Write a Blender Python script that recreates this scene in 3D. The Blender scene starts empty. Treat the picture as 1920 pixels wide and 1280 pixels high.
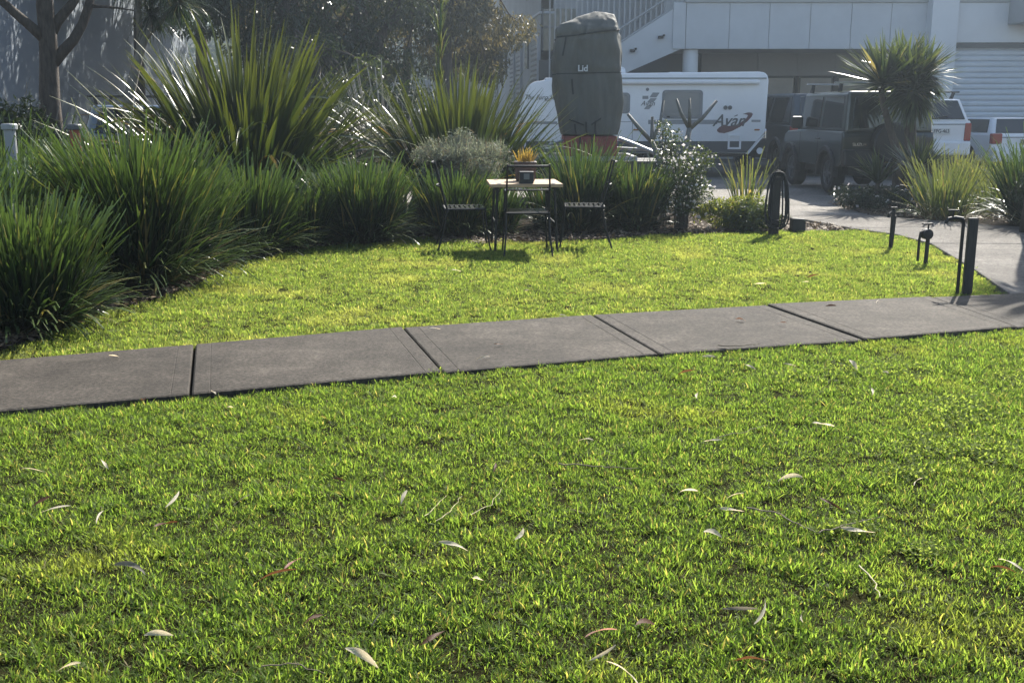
import bpy, bmesh, math, random
import numpy as np
from mathutils import Vector, Matrix
R = math.radians
SC = bpy.context.scene
COL = SC.collection

# ------------------------------------------------------------------ camera, sky, sun, exposure
FPX, EYE = 2000.0, 1.45
PITCH = math.atan(435 / FPX)
cam_d = bpy.data.cameras.new('camera'); cam = bpy.data.objects.new('camera', cam_d); COL.objects.link(cam)
cam_d.sensor_width = 36.0; cam_d.lens = 36.0 * FPX / 1920.0
cam_d.clip_start = 0.05; cam_d.clip_end = 2000
cam.location = (0, 0, EYE); cam.rotation_euler = (R(90) - PITCH, 0, 0)
SC.camera = cam
SUN_AZ, SUN_EL = R(26), R(40.5)
W = bpy.data.worlds.new('World'); SC.world = W; W.use_nodes = True
nt = W.node_tree; nt.nodes.clear()
sky = nt.nodes.new('ShaderNodeTexSky'); sky.sky_type = 'NISHITA'; sky.sun_disc = False
sky.sun_elevation = SUN_EL; sky.sun_rotation = SUN_AZ; sky.air_density = 1.0; sky.dust_density = 1.2; sky.ozone_density = 1.0
bg = nt.nodes.new('ShaderNodeBackground'); bg.inputs[1].default_value = 0.085
wo = nt.nodes.new('ShaderNodeOutputWorld'); nt.links.new(sky.outputs[0], bg.inputs[0]); nt.links.new(bg.outputs[0], wo.inputs[0])
SUNV = Vector((math.sin(SUN_AZ) * math.cos(SUN_EL), math.cos(SUN_AZ) * math.cos(SUN_EL), math.sin(SUN_EL)))
sd = bpy.data.lights.new('sun', 'SUN'); sd.energy = 5.0; sd.angle = R(0.53); sd.color = (1.0, 0.94, 0.84)
sun = bpy.data.objects.new('sun', sd); COL.objects.link(sun)
sun.rotation_euler = (-SUNV).to_track_quat('-Z', 'Y').to_euler(); sun.location = (10, 20, 30)
SC.view_settings.view_transform = 'Standard'; SC.view_settings.look = 'None'
SC.view_settings.exposure = 1.38; SC.view_settings.gamma = 1.0; SC.view_settings.use_curve_mapping = False
cy = SC.cycles
cy.max_bounces = 8; cy.diffuse_bounces = 3; cy.glossy_bounces = 2; cy.transmission_bounces = 5; cy.transparent_max_bounces = 6
cy.volume_bounces = 0; cy.caustics_reflective = False; cy.caustics_refractive = False; cy.sample_clamp_indirect = 6; cy.use_adaptive_sampling = True; cy.adaptive_threshold = 0.02

# ------------------------------------------------------------------ measuring helpers (real positions measured on the ground)
CP, SP = math.cos(PITCH), math.sin(PITCH)
def g(x, y, z=0.0):                       # ground point seen at a photo pixel
    a = (x - 960) / FPX; b = (640 - y) / FPX
    t = (z - EYE) / (b * CP - SP)
    return (a * t, (CP + b * SP) * t)
def at(x, y, Y):                          # point at depth Y
    a = (x - 960) / FPX; b = (640 - y) / FPX
    t = Y / (CP + b * SP)
    return Vector((a * t, Y, EYE + t * (b * CP - SP)))
def ax(x, Y, y=205): return at(x, y, Y).x
def az(y, Y): return at(960, y, Y).z

# ------------------------------------------------------------------ object helpers
def tag(o, label=None, cat=None, group=None, kind=None):
    if label: o['label'] = label
    if cat: o['category'] = cat
    if group: o['group'] = group
    if kind: o['kind'] = kind
    return o
def thing(name, label, cat, loc=(0, 0, 0), rz=0.0, group=None):
    o = bpy.data.objects.new(name, None); COL.objects.link(o)
    o.empty_display_size = 0.1; o.location = loc; o.rotation_euler = (0, 0, rz)
    return tag(o, label, cat, group)
def link(name, me, mat=None, parent=None, loc=None, rot=None):
    o = bpy.data.objects.new(name, me); COL.objects.link(o)
    if mat is not None and not me.materials: me.materials.append(mat)
    if parent is not None: o.parent = parent
    if loc is not None: o.location = loc
    if rot is not None: o.rotation_euler = rot
    return o
def copy_tree(o, parent=None):
    c = o.copy(); COL.objects.link(c); c.parent = parent
    for ch in list(o.children): copy_tree(ch, c)
    return c

class MB:
    def __init__(s): s.v = []; s.f = []
    def add(s, vs, fs):
        n = len(s.v); s.v += [tuple(q) for q in vs]; s.f += [tuple(i + n for i in q) for q in fs]; return s
    def box(s, x0, x1, y0, y1, z0, z1):
        return s.add([(x0, y0, z0), (x1, y0, z0), (x1, y1, z0), (x0, y1, z0), (x0, y0, z1), (x1, y0, z1), (x1, y1, z1), (x0, y1, z1)],
                     [(0, 3, 2, 1), (4, 5, 6, 7), (0, 1, 5, 4), (1, 2, 6, 5), (2, 3, 7, 6), (3, 0, 4, 7)])
    def prism(s, pts, d0, d1, axis='y'):
        """polygon pts (u,v) extruded along an axis: 'y' -> (u,d,v); 'x' -> (d,u,v); 'z' -> (u,v,d)"""
        m = {'y': lambda u, v, d: (u, d, v), 'x': lambda u, v, d: (d, u, v), 'z': lambda u, v, d: (u, v, d)}[axis]
        n = len(pts); vs = [m(u, v, d0) for u, v in pts] + [m(u, v, d1) for u, v in pts]
        fs = [tuple(range(n)), tuple(reversed(range(n, 2 * n)))] + [(i, i + n, (i + 1) % n + n, (i + 1) % n) for i in range(n)]
        return s.add(vs, fs)
    def tube(s, pts, r, n=8, cap=True):
        pts = [Vector(q) for q in pts]; k = len(pts)
        if not hasattr(r, '__len__'): r = [r] * k
        base = len(s.v); up = None
        for i, q in enumerate(pts):
            t = (pts[min(i + 1, k - 1)] - pts[max(i - 1, 0)]).normalized()
            if up is None: up = Vector((0, 0, 1)) if abs(t.z) < .9 else Vector((1, 0, 0))
            a = t.cross(up)
            if a.length < 1e-4: a = t.cross(Vector((0, 1, 0)))
            a.normalize(); b = t.cross(a).normalized(); up = -b if False else up
            for j in range(n):
                th = 2 * math.pi * j / n
                s.v.append(tuple(q + (a * math.cos(th) + b * math.sin(th)) * r[i]))
        for i in range(k - 1):
            for j in range(n):
                p0 = base + i * n + j; p1 = base + i * n + (j + 1) % n
                s.f.append((p0, p0 + n, p1 + n, p1))
        if cap:
            s.f.append(tuple(base + j for j in range(n))); s.f.append(tuple(base + (k - 1) * n + j for j in reversed(range(n))))
        return s
    def lathe(s, prof, n=20, axis='z', c=(0, 0, 0)):
        base = len(s.v); c = Vector(c)
        for (r, h) in prof:
            for j in range(n):
                th = 2 * math.pi * j / n; u, w = r * math.cos(th), r * math.sin(th)
                s.v.append(tuple(c + Vector({'z': (u, w, h), 'x': (h, u, w), 'y': (u, h, w)}[axis])))
        for i in range(len(prof) - 1):
            for j in range(n):
                p0 = base + i * n + j; p1 = base + i * n + (j + 1) % n
                s.f.append((p0, p1, p1 + n, p0 + n))
        s.f.append(tuple(base + j for j in reversed(range(n)))); s.f.append(tuple(base + (len(prof) - 1) * n + j for j in range(n)))
        return s
    def mesh(s, name, bevel=0, seg=2, smooth=False, fix=True):
        me = bpy.data.meshes.new(name); me.from_pydata(s.v, [], s.f); me.update()
        if bevel or fix:
            bm = bmesh.new(); bm.from_mesh(me)
            if bevel:
                bmesh.ops.remove_doubles(bm, verts=bm.verts, dist=1e-5)
                bm.normal_update()
                es = [e for e in bm.edges if len(e.link_faces) == 2 and e.calc_face_angle(0) > 0.5]
                bmesh.ops.bevel(bm, geom=es, offset=bevel, segments=seg, profile=0.5, affect='EDGES', clamp_overlap=True)
            bmesh.ops.recalc_face_normals(bm, faces=bm.faces)
            bm.to_mesh(me); bm.free()
        if smooth: me.shade_smooth()
        return me
    def build(s, name, mat, parent=None, bevel=0, seg=2, smooth=False, loc=None, rot=None):
        return link(name, s.mesh(name, bevel, seg, smooth), mat, parent, loc, rot)

def np_mesh(name, V, F4=None, F3=None, attrs=None, smooth=False):
    """quick mesh from numpy arrays"""
    V = np.asarray(V, dtype=np.float32).reshape(-1, 3)
    me = bpy.data.meshes.new(name); me.vertices.add(len(V)); me.vertices.foreach_set('co', V.ravel())
    loops = []; starts = []; pos = 0
    for F, k in ((F4, 4), (F3, 3)):
        if F is None or len(F) == 0: continue
        F = np.asarray(F, dtype=np.int32); loops.append(F.ravel()); starts.append(pos + k * np.arange(len(F))); pos += F.size
    L = np.concatenate(loops).astype(np.int32); S = np.concatenate(starts).astype(np.int32)
    me.loops.add(len(L)); me.loops.foreach_set('vertex_index', L)
    me.polygons.add(len(S)); me.polygons.foreach_set('loop_start', S)
    if smooth: me.polygons.foreach_set('use_smooth', np.ones(len(S), dtype=bool))
    for k, a in (attrs or {}).items():
        at_ = me.attributes.new(k, 'FLOAT', 'POINT'); at_.data.foreach_set('value', np.asarray(a, dtype=np.float32).ravel())
    me.update(calc_edges=True); me.validate(); return me

# ------------------------------------------------------------------ materials
MATS = {}
def N(t, kind, **kw):
    n = t.nodes.new(kind)
    for k, v in kw.items(): setattr(n, k, v)
    return n
def mat(name, c, rough=0.6, metal=0.0, vary=0.0, vscale=6.0, c2=None, bump=0.0, bscale=60.0, spec=0.5, coat=0.0, detail=6, stretch=None, speck=0.0, sscale=140.0, stain=0.0):
    if name in MATS: return MATS[name]
    m = bpy.data.materials.new(name); m.use_nodes = True; t = m.node_tree; b = t.nodes['Principled BSDF']
    b.inputs['Base Color'].default_value = (*c, 1); b.inputs['Roughness'].default_value = rough; b.inputs['Metallic'].default_value = metal
    b.inputs['Specular IOR Level'].default_value = spec; b.inputs['Coat Weight'].default_value = coat; b.inputs['Coat Roughness'].default_value = 0.05
    if vary or c2 or bump or speck:
        tc = N(t, 'ShaderNodeTexCoord'); mp = N(t, 'ShaderNodeMapping'); t.links.new(tc.outputs['Object'], mp.inputs[0])
        if stretch: mp.inputs['Scale'].default_value = stretch
    if vary or c2:
        nz = N(t, 'ShaderNodeTexNoise'); nz.inputs['Scale'].default_value = vscale; nz.inputs['Detail'].default_value = detail; nz.inputs['Roughness'].default_value = 0.65
        t.links.new(mp.outputs[0], nz.inputs['Vector'])
        rp = N(t, 'ShaderNodeValToRGB'); rp.color_ramp.elements[0].position = 0.32; rp.color_ramp.elements[1].position = 0.68
        a = tuple(q * (1 - vary) for q in c); d = c2 or tuple(min(1, q * (1 + vary)) for q in c)
        rp.color_ramp.elements[0].color = (*a, 1); rp.color_ramp.elements[1].color = (*d, 1)
        t.links.new(nz.outputs['Fac'], rp.inputs[0]); col = rp.outputs[0]
        for amt, sc_, lo, hi in ((speck, sscale, .38, .62), (stain, .9, .42, .70), (stain * .7, 9.0, .45, .7)):
            if not amt: continue
            n2 = N(t, 'ShaderNodeTexNoise'); n2.inputs['Scale'].default_value = sc_; n2.inputs['Detail'].default_value = 3; t.links.new(mp.outputs[0], n2.inputs['Vector'])
            mr = N(t, 'ShaderNodeMapRange'); mr.inputs[1].default_value = lo; mr.inputs[2].default_value = hi; mr.inputs[3].default_value = 1 - amt; mr.inputs[4].default_value = 1 + amt; t.links.new(n2.outputs['Fac'], mr.inputs[0])
            vm = N(t, 'ShaderNodeVectorMath', operation='SCALE'); t.links.new(col, vm.inputs[0]); t.links.new(mr.outputs[0], vm.inputs['Scale']); col = vm.outputs[0]
        t.links.new(col, b.inputs['Base Color'])
    if bump:
        nb = N(t, 'ShaderNodeTexNoise'); nb.inputs['Scale'].default_value = bscale; nb.inputs['Detail'].default_value = 5
        t.links.new(mp.outputs[0], nb.inputs['Vector'])
        bp = N(t, 'ShaderNodeBump'); bp.inputs['Strength'].default_value = bump; bp.inputs['Distance'].default_value = 0.01
        t.links.new(nb.outputs['Fac'], bp.inputs['Height']); t.links.new(bp.outputs[0], b.inputs['Normal'])
    MATS[name] = m; return m

def leafmat(name, c0, c1, tip=None, trans=0.5, tcol=None, rough=0.4, spec=0.5, dry=None, dryamt=0.0, patch=None, root=None):
    """leaf: colour by the rnd attribute (each leaf) and t (root to tip); light shines through"""
    if name in MATS: return MATS[name]
    m = bpy.data.materials.new(name); m.use_nodes = True; t = m.node_tree; b = t.nodes['Principled BSDF']; out = t.nodes['Material Output']
    at_ = N(t, 'ShaderNodeAttribute', attribute_name='rnd'); tt = N(t, 'ShaderNodeAttribute', attribute_name='t')
    rp = N(t, 'ShaderNodeValToRGB'); e = rp.color_ramp.elements
    e[0].position = 0.0; e[0].color = (*c0, 1); e[1].position = 1.0; e[1].color = (*c1, 1)
    if dry:
        e[1].position = 1 - dryamt
        q = e.new(min(1.0, 1 - dryamt + 0.01)); q.color = (*dry, 1)
    t.links.new(at_.outputs['Fac'], rp.inputs[0]); col = rp.outputs[0]
    def mix(a, colr, fac_sock):
        mx = N(t, 'ShaderNodeMix', data_type='RGBA'); t.links.new(fac_sock, mx.inputs[0]); t.links.new(a, mx.inputs[6]); mx.inputs[7].default_value = (*colr, 1); return mx.outputs[2]
    def ramp(sock, lo, hi):
        mr = N(t, 'ShaderNodeMapRange'); mr.inputs[1].default_value = lo; mr.inputs[2].default_value = hi; t.links.new(sock, mr.inputs[0]); return mr.outputs[0]
    if tip: col = mix(col, tip, ramp(tt.outputs['Fac'], 0.55, 1.15))
    if root: col = mix(col, root, ramp(tt.outputs['Fac'], 0.35, 0.0))
    if patch:
        ge = N(t, 'ShaderNodeNewGeometry'); nz = N(t, 'ShaderNodeTexNoise'); nz.inputs['Scale'].default_value = patch[1]; nz.inputs['Detail'].default_value = 4
        t.links.new(ge.outputs['Position'], nz.inputs['Vector']); col = mix(col, patch[0], ramp(nz.outputs['Fac'], patch[2], patch[3]))
    t.links.new(col, b.inputs['Base Color']); b.inputs['Roughness'].default_value = rough; b.inputs['Specular IOR Level'].default_value = spec
    tr = N(t, 'ShaderNodeBsdfTranslucent')
    mul = N(t, 'ShaderNodeMix', data_type='RGBA', blend_type='MULTIPLY'); mul.inputs[0].default_value = 1.0
    t.links.new(col, mul.inputs[6]); mul.inputs[7].default_value = (*(tcol or (1.5, 1.35, 0.6)), 1); t.links.new(mul.outputs[2], tr.inputs[0])
    ms = N(t, 'ShaderNodeMixShader'); ms.inputs[0].default_value = trans
    t.links.new(b.outputs[0], ms.inputs[1]); t.links.new(tr.outputs[0], ms.inputs[2]); t.links.new(ms.outputs[0], out.inputs[0])
    MATS[name] = m; return m

M_slab = mat('path concrete', (0.066, 0.057, 0.047), 0.8, spec=0.15, vary=0.26, vscale=3.0, speck=.30, sscale=48, stain=.22, bump=0.6, bscale=190, detail=12)
M_drive = mat('driveway concrete', (0.135, 0.124, 0.11), 0.85, spec=0.2, vary=0.2, speck=.3, sscale=42, stain=.2, vscale=1.8, bump=0.5, bscale=170, detail=12)
M_asph = mat('car park asphalt', (0.21, 0.196, 0.176), 0.9, spec=0.2, speck=.25, sscale=30, stain=.15, vary=0.2, vscale=0.8, bump=0.5, bscale=120, detail=12)
M_ground = mat('bare ground', (0.10, 0.085, 0.065), 0.9, vary=0.3, vscale=1.5)
M_soil = mat('garden soil', (0.032, 0.023, 0.016), 1.0, spec=0.1, vary=0.5, vscale=14, bump=1.0, bscale=40)
M_lawnsoil = mat('lawn thatch', (0.022, 0.022, 0.010), 1.0, spec=0.0, vary=0.45, vscale=9, bump=0.8, bscale=90)
M_black = mat('black metal', (0.010, 0.010, 0.011), 0.5, 0.0, spec=0.35)
M_blackpl = mat('black plastic', (0.014, 0.014, 0.015), 0.5)
M_rubber = mat('rubber', (0.014, 0.014, 0.014), 0.75)
M_chrome = mat('bright metal', (0.6, 0.6, 0.6), 0.22, 1.0)
M_steel = mat('galvanised steel', (0.30, 0.31, 0.32), 0.5, 0.6, vary=0.15, vscale=20)
M_glass = mat('tinted glass', (0.012, 0.016, 0.018), 0.04, spec=0.7, coat=0.3)
M_white = mat('white paint', (0.74, 0.75, 0.76), 0.3, coat=0.3, vary=0.03, vscale=3)
M_carav = mat('caravan white', (0.78, 0.79, 0.80), 0.38, coat=0.2, vary=0.04, vscale=1.5)
M_post = mat('dark timber', (0.028, 0.025, 0.022), 0.7, vary=0.4, vscale=8, bump=0.5, bscale=40, stretch=(4, 4, .6))
M_bark = mat('bark', (0.075, 0.062, 0.05), 0.9, vary=0.45, vscale=9, bump=1.0, bscale=22, stretch=(3, 3, .7))
M_barkpale = mat('pale bark', (0.20, 0.18, 0.15), 0.85, vary=0.35, vscale=9, bump=0.8, bscale=25, stretch=(2, 2, .8))
M_plumeria = mat('frangipani bark', (0.15, 0.145, 0.13), 0.6, vary=0.25, vscale=20, bump=0.4, bscale=60)

# ------------------------------------------------------------------ the ground
def sheet(name, pts, z, m, sub=0):
    me = bpy.data.meshes.new(name); bm = bmesh.new()
    fc = bm.faces.new([bm.verts.new((x, y, z)) for x, y in pts]); bmesh.ops.triangulate(bm, faces=[fc])
    bmesh.ops.recalc_face_normals(bm, faces=bm.faces); bm.to_mesh(me); bm.free()
    if me.polygons[0].normal.z < 0: me.flip_normals()
    return tag(link(name, me, m), kind='structure')
FAR = [g(*q) for q in [(365, 645), (755, 612), (1110, 588), (1437, 570), (1745, 556)]]
NEAR = [g(*q) for q in [(357, 738), (830, 695), (1235, 660), (1620, 635), (1905, 612)]]
def ext(P, i, j, k): return (P[i][0] + (P[i][0] - P[j][0]) * k, P[i][1] + (P[i][1] - P[j][1]) * k)
def bend(P, i, j, dy):
    q = ext(P, i, j, 1); return (q[0], q[1] + dy)
for _ in range(4): FAR.insert(0, bend(FAR, 0, 1, 0.02)); NEAR.insert(0, bend(NEAR, 0, 1, 0.02))
for _ in range(3): FAR.append(ext(FAR, -1, -2, 1)); NEAR.append(ext(NEAR, -1, -2, 1.08))
SURF = 0.0; SOILZ = -0.035
sheet('ground', [(-150, -40), (150, -40), (150, 225), (-150, 225)], -0.09, M_ground)
sheet('car_park', [(-14, 16.4), (3.6, 16.0), (3.95, 15.0), (60, 15.0), (60, 75), (-30, 75), (-30, 16.4)], -0.03, M_asph)
# lawn outline behind the path
back_px = [(-60, 672), (0, 650), (90, 618), (190, 582), (270, 560), (350, 535), (400, 510), (440, 490), (500, 476), (560, 465), (640, 455), (700, 447), (760, 441), (840, 452), (920, 455),
           (1000, 450), (1080, 448), (1160, 443), (1250, 436), (1340, 434), (1420, 432), (1480, 429), (1540, 430), (1600, 428), (1640, 431), (1690, 440), (1740, 455)]
BACK = [g(*q) for q in back_px]
EDGE_R = [g(1740, 455), g(1815, 505), g(1888, 555)]
far_edge = [(x - 0.0, y + 0.012) for x, y in FAR]
far_lawn = [p for p in far_edge if -3.0 < p[0] < 3.4] + [(3.955, 8.375), (4.33, 10.1), (4.625, 11.8)] + BACK[::-1][1:]
near_lawn = [(x, y - 0.015) for x, y in NEAR] + [(9, 0.2), (-8, 0.2)]
sheet('far_lawn_ground', far_lawn, SOILZ, M_lawnsoil); sheet('near_lawn_ground', near_lawn, SOILZ, M_lawnsoil)
# soil of the left bed
sheet('garden_bed', [BACK[0]] + BACK[1:-5] + [(3.7, 13.5), (3.9, 14.6), (3.4, 16.3), (-1, 17.4), (-14, 17.6), (-14, 2), (-6, 4.6), (-4.3, 5.65)], SOILZ + 0.01, M_soil)
bed_r = [g(1640, 404), g(1780, 410), g(1925, 427), (9.5, 13.2), (14, 13.2), (14, 18.6), (6.3, 18.3), (5.6, 17.2)]
sheet('side_garden_bed', bed_r, SOILZ + 0.012, M_soil)

# concrete path: every slab a piece of its own
path = thing('footpath', None, None); path['kind'] = 'structure'
def slab(a, b, c, d, z=SURF, parent=path, m=M_slab, groove=True, gap=0.0085, th=0.1, name='slab'):
    """a,b near edge, d,c far edge; a tooled line runs beside both joints"""
    A, B, C, D = [Vector((*q, 0)) for q in (a, b, c, d)]
    def P(u, v, zz): q = A.lerp(B, u).lerp(D.lerp(C, u), v); return (q.x, q.y, zz)
    L = (B - A).length; e = gap / L; us = [e, e + .008 / L]; zs = [z - .006, z]
    if groove:
        for u0 in (0.10 / L, 1 - 0.10 / L): us += [u0 - .004 / L, u0, u0 + .004 / L]; zs += [z, z - .0022, z]
    us += [1 - e - .008 / L, 1 - e]; zs += [z, z - .006]
    vs = [0, .01, .5, .99, 1]; dz = [-.006, 0, 0, 0, -.006]
    mb = MB(); n = len(us); vv = []
    for j, v in enumerate(vs):
        for i, u in enumerate(us): vv.append(P(u, v, zs[i] + dz[j]))
    fs = [(j * n + i, j * n + i + 1, (j + 1) * n + i + 1, (j + 1) * n + i) for j in range(len(vs) - 1) for i in range(n - 1)]
    k = len(vv); ring = [i for i in range(n)] + [j * n + n - 1 for j in range(1, len(vs))] + [(len(vs) - 1) * n + i for i in range(n - 2, -1, -1)] + [j * n for j in range(len(vs) - 2, 0, -1)]
    vv += [(vv[i][0], vv[i][1], z - th) for i in ring]; r = len(ring)
    fs += [(ring[i], k + i, k + (i + 1) % r, ring[(i + 1) % r]) for i in range(r)]
    mb.add(vv, fs); return mb.build(name, m, parent)
rnd = random.Random(3)
for i in range(len(FAR) - 1): slab(NEAR[i], NEAR[i + 1], FAR[i + 1], FAR[i], z=SURF + rnd.uniform(-.006, .006))
# driveway path on the right, from the footpath up to the car park
drive = thing('driveway', None, None); drive['kind'] = 'structure'
lE = [(3.99, 8.36), (4.36, 10.1), (4.66, 11.83), (4.58, 12.75), (4.28, 13.34), (3.97, 14.4), (3.80, 15.05)]
rE = [(7.4, 8.6), (7.5, 10.3), (7.6, 11.7), (7.3, 12.95), (6.2, 13.75), (5.2, 14.85), (5.45, 15.2)]
for i in range(len(lE) - 1): slab(lE[i], rE[i], rE[i + 1], lE[i + 1], z=SURF - .004 - .003 * (i % 2), parent=drive, m=M_drive, groove=False, gap=0.006)

# ------------------------------------------------------------------ grass (nobody could count it)
def blades(n, r0, L0, L1, w0, w1, tilt0, tilt1, bend0, bend1, seg, seed, taper=0.15, rootw=0.7, radial=0.0, twist=0.6, rndfun=None, power=1.0, droop=2.0):
    """n strap leaves growing from a disc; returns V, quads, attributes"""
    rs = np.random.RandomState(seed)
    rr = r0 * np.sqrt(rs.rand(n)); ph = rs.rand(n) * 2 * np.pi
    base = np.stack([rr * np.cos(ph), rr * np.sin(ph), np.zeros(n)], 1)
    dirp = ph + rs.randn(n) * (0.6 if radial else 9.0)
    frac = rr / max(r0, 1e-6)
    th0 = tilt0 + (tilt1 - tilt0) * (rs.rand(n) ** power if not radial else np.clip(frac * radial + (1 - radial) * rs.rand(n), 0, 1) ** power)
    bd = bend0 + (bend1 - bend0) * rs.rand(n); L = L0 + (L1 - L0) * rs.rand(n); w = w0 + (w1 - w0) * rs.rand(n)
    tw = rs.randn(n) * twist
    V = np.zeros((n, seg + 1, 2, 3)); p = base.copy()
    for i in range(seg + 1):
        s = i / seg
        th = th0 + bd * s ** droop
        d = np.stack([np.sin(th) * np.cos(dirp), np.sin(th) * np.sin(dirp), np.cos(th)], 1)
        if i: p = p + d * (L / seg)[:, None]
        la = dirp + np.pi / 2 + tw * (0.4 + 0.6 * s)
        lat = np.stack([np.cos(la), np.sin(la), 0.15 * np.sin(tw * 3)], 1)
        wid = w * (rootw + (1 - rootw) * min(1, s * 3)) * (1 if s < .5 else 1 - (1 - taper) * ((s - .5) / .5) ** 1.5)
        V[:, i, 0] = p - lat * (wid / 2)[:, None]; V[:, i, 1] = p + lat * (wid / 2)[:, None]
    idx = np.arange(n * (seg + 1) * 2).reshape(n, seg + 1, 2)
    F = np.stack([idx[:, :-1, 0], idx[:, :-1, 1], idx[:, 1:, 1], idx[:, 1:, 0]], -1).reshape(-1, 4)
    rv = rs.rand(n) if rndfun is None else rndfun(rs, n)
    rn = np.repeat(rv, (seg + 1) * 2); t = np.tile(np.repeat(np.linspace(0, 1, seg + 1), 2), n)
    return V.reshape(-1, 3), F, {'rnd': rn, 't': t}
def join(parts):
    Vs, Fs, A = [], [], {}; o = 0
    for V, F, a in parts:
        Vs.append(V); Fs.append(F + o); o += len(V)
        for k in a: A.setdefault(k, []).append(a[k])
    return np.concatenate(Vs), np.concatenate(Fs), {k: np.concatenate(v) for k, v in A.items()}

M_grass = leafmat('grass blade', (0.066, 0.118, 0.028), (0.205, 0.268, 0.072), trans=0.67, tcol=(1.58, 1.65, 0.72), rough=0.55, spec=0.2, dry=(0.30, 0.25, 0.12), dryamt=0.06,
                  patch=((0.26, 0.26, 0.08), 1.1, 0.56, 0.80), root=(0.07, 0.055, 0.025))
M_grass2 = leafmat('pale lawn blade', (0.095, 0.145, 0.036), (0.235, 0.295, 0.085), trans=0.67, tcol=(1.55, 1.58, 0.75), rough=0.55, spec=0.2, dry=(0.42, 0.36, 0.18), dryamt=0.10,
                  patch=((0.34, 0.33, 0.13), 1.3, 0.52, 0.78), root=(0.09, 0.08, 0.035))  # paler, yellower blades for the far lawn
tufts = bpy.data.collections.new('grass tufts'); tufts2 = bpy.data.collections.new('pale grass tufts')
for k in range(7):
    tall = k >= 5
    A = [blades(30 if not tall else 26, 0.07 if not tall else 0.04, 0.015 if not tall else 0.028, 0.037 if not tall else 0.056, 0.0030, 0.0052, 0.05, 1.15 if not tall else 0.9, 0.0, 0.8, 3, 100 + k, taper=0.1),
         blades(8, 0.08, 0.012, 0.03, 0.003, 0.005, 0.9, 1.4, 0.0, 0.3, 2, 200 + k, taper=0.1)]
    V, F, a = join(A); me = np_mesh('tuft', V, F, None, a); me.materials.append(M_grass)
    tufts.objects.link(bpy.data.objects.new('tuft', me)); me2 = me.copy(); me2.materials.clear(); me2.materials.append(M_grass2); tufts2.objects.link(bpy.data.objects.new('tuft', me2))
def lawn_grass(name, poly, density, seed, label, smin=.75, smax=1.15, col=None):
    me = bpy.data.meshes.new(name); bm = bmesh.new()
    fc = bm.faces.new([bm.verts.new((x, y, SOILZ)) for x, y in poly]); bmesh.ops.triangulate(bm, faces=[fc]); bm.to_mesh(me); bm.free()
    if me.polygons[0].normal.z < 0: me.flip_normals()
    o = link(name, me, M_grass); tag(o, label, 'grass', kind='stuff')
    t = bpy.data.node_groups.new(name, 'GeometryNodeTree')
    t.interface.new_socket('Geometry', in_out='INPUT', socket_type='NodeSocketGeometry'); t.interface.new_socket('Geometry', in_out='OUTPUT', socket_type='NodeSocketGeometry')
    gi = N(t, 'NodeGroupInput'); go = N(t, 'NodeGroupOutput')
    ds = N(t, 'GeometryNodeDistributePointsOnFaces'); ds.inputs['Density'].default_value = density; ds.inputs['Seed'].default_value = seed
    ci = N(t, 'GeometryNodeCollectionInfo'); ci.inputs[0].default_value = col or tufts; ci.inputs['Separate Children'].default_value = True; ci.inputs['Reset Children'].default_value = True
    ip = N(t, 'GeometryNodeInstanceOnPoints'); ip.inputs['Pick Instance'].default_value = True
    rr = N(t, 'FunctionNodeRandomValue', data_type='FLOAT_VECTOR'); rr.inputs[0].default_value = (-.2, -.2, 0); rr.inputs[1].default_value = (.2, .2, 6.283)
    ri = N(t, 'FunctionNodeRandomValue', data_type='INT'); ri.inputs[4].default_value = 0; ri.inputs[5].default_value = 6; ri.inputs[8].default_value = 5
    rsn = N(t, 'FunctionNodeRandomValue', data_type='FLOAT'); rsn.inputs[2].default_value = smin; rsn.inputs[3].default_value = smax; rsn.inputs[8].default_value = 9
    po = N(t, 'GeometryNodeInputPosition'); nz = N(t, 'ShaderNodeTexNoise'); nz.inputs['Scale'].default_value = 4.5; nz.inputs['Detail'].default_value = 3
    mr = N(t, 'ShaderNodeMapRange'); mr.inputs[1].default_value = .33; mr.inputs[2].default_value = .67; mr.inputs[3].default_value = .52; mr.inputs[4].default_value = 1.2
    mm = N(t, 'ShaderNodeMath', operation='MULTIPLY')
    lk = t.links.new
    lk(gi.outputs[0], ds.inputs['Mesh']); lk(ds.outputs['Points'], ip.inputs['Points']); lk(ci.outputs[0], ip.inputs['Instance'])
    lk(ri.outputs[2], ip.inputs['Instance Index']); lk(rr.outputs[0], ip.inputs['Rotation'])
    lk(po.outputs[0], nz.inputs['Vector']); lk(nz.outputs['Fac'], mr.inputs[0]); lk(mr.outputs[0], mm.inputs[0]); lk(rsn.outputs[1], mm.inputs[1]); lk(mm.outputs[0], ip.inputs['Scale'])
    lk(ip.outputs[0], go.inputs[0])
    o.modifiers.new('grass', 'NODES').node_group = t
    return o
nl = [p for p in near_lawn if -5.6 < p[0] < 6.3 and p[1] > 1] + [(5.6, 1.0), (-4.4, 1.0)]
lawn_grass('near_lawn_grass', nl, 820, 1, 'bright green mown grass on the near side of the concrete path')
lawn_grass('far_lawn_grass', far_lawn, 620, 2, 'sunlit green lawn between the concrete path and the garden bed', col=tufts2)

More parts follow.
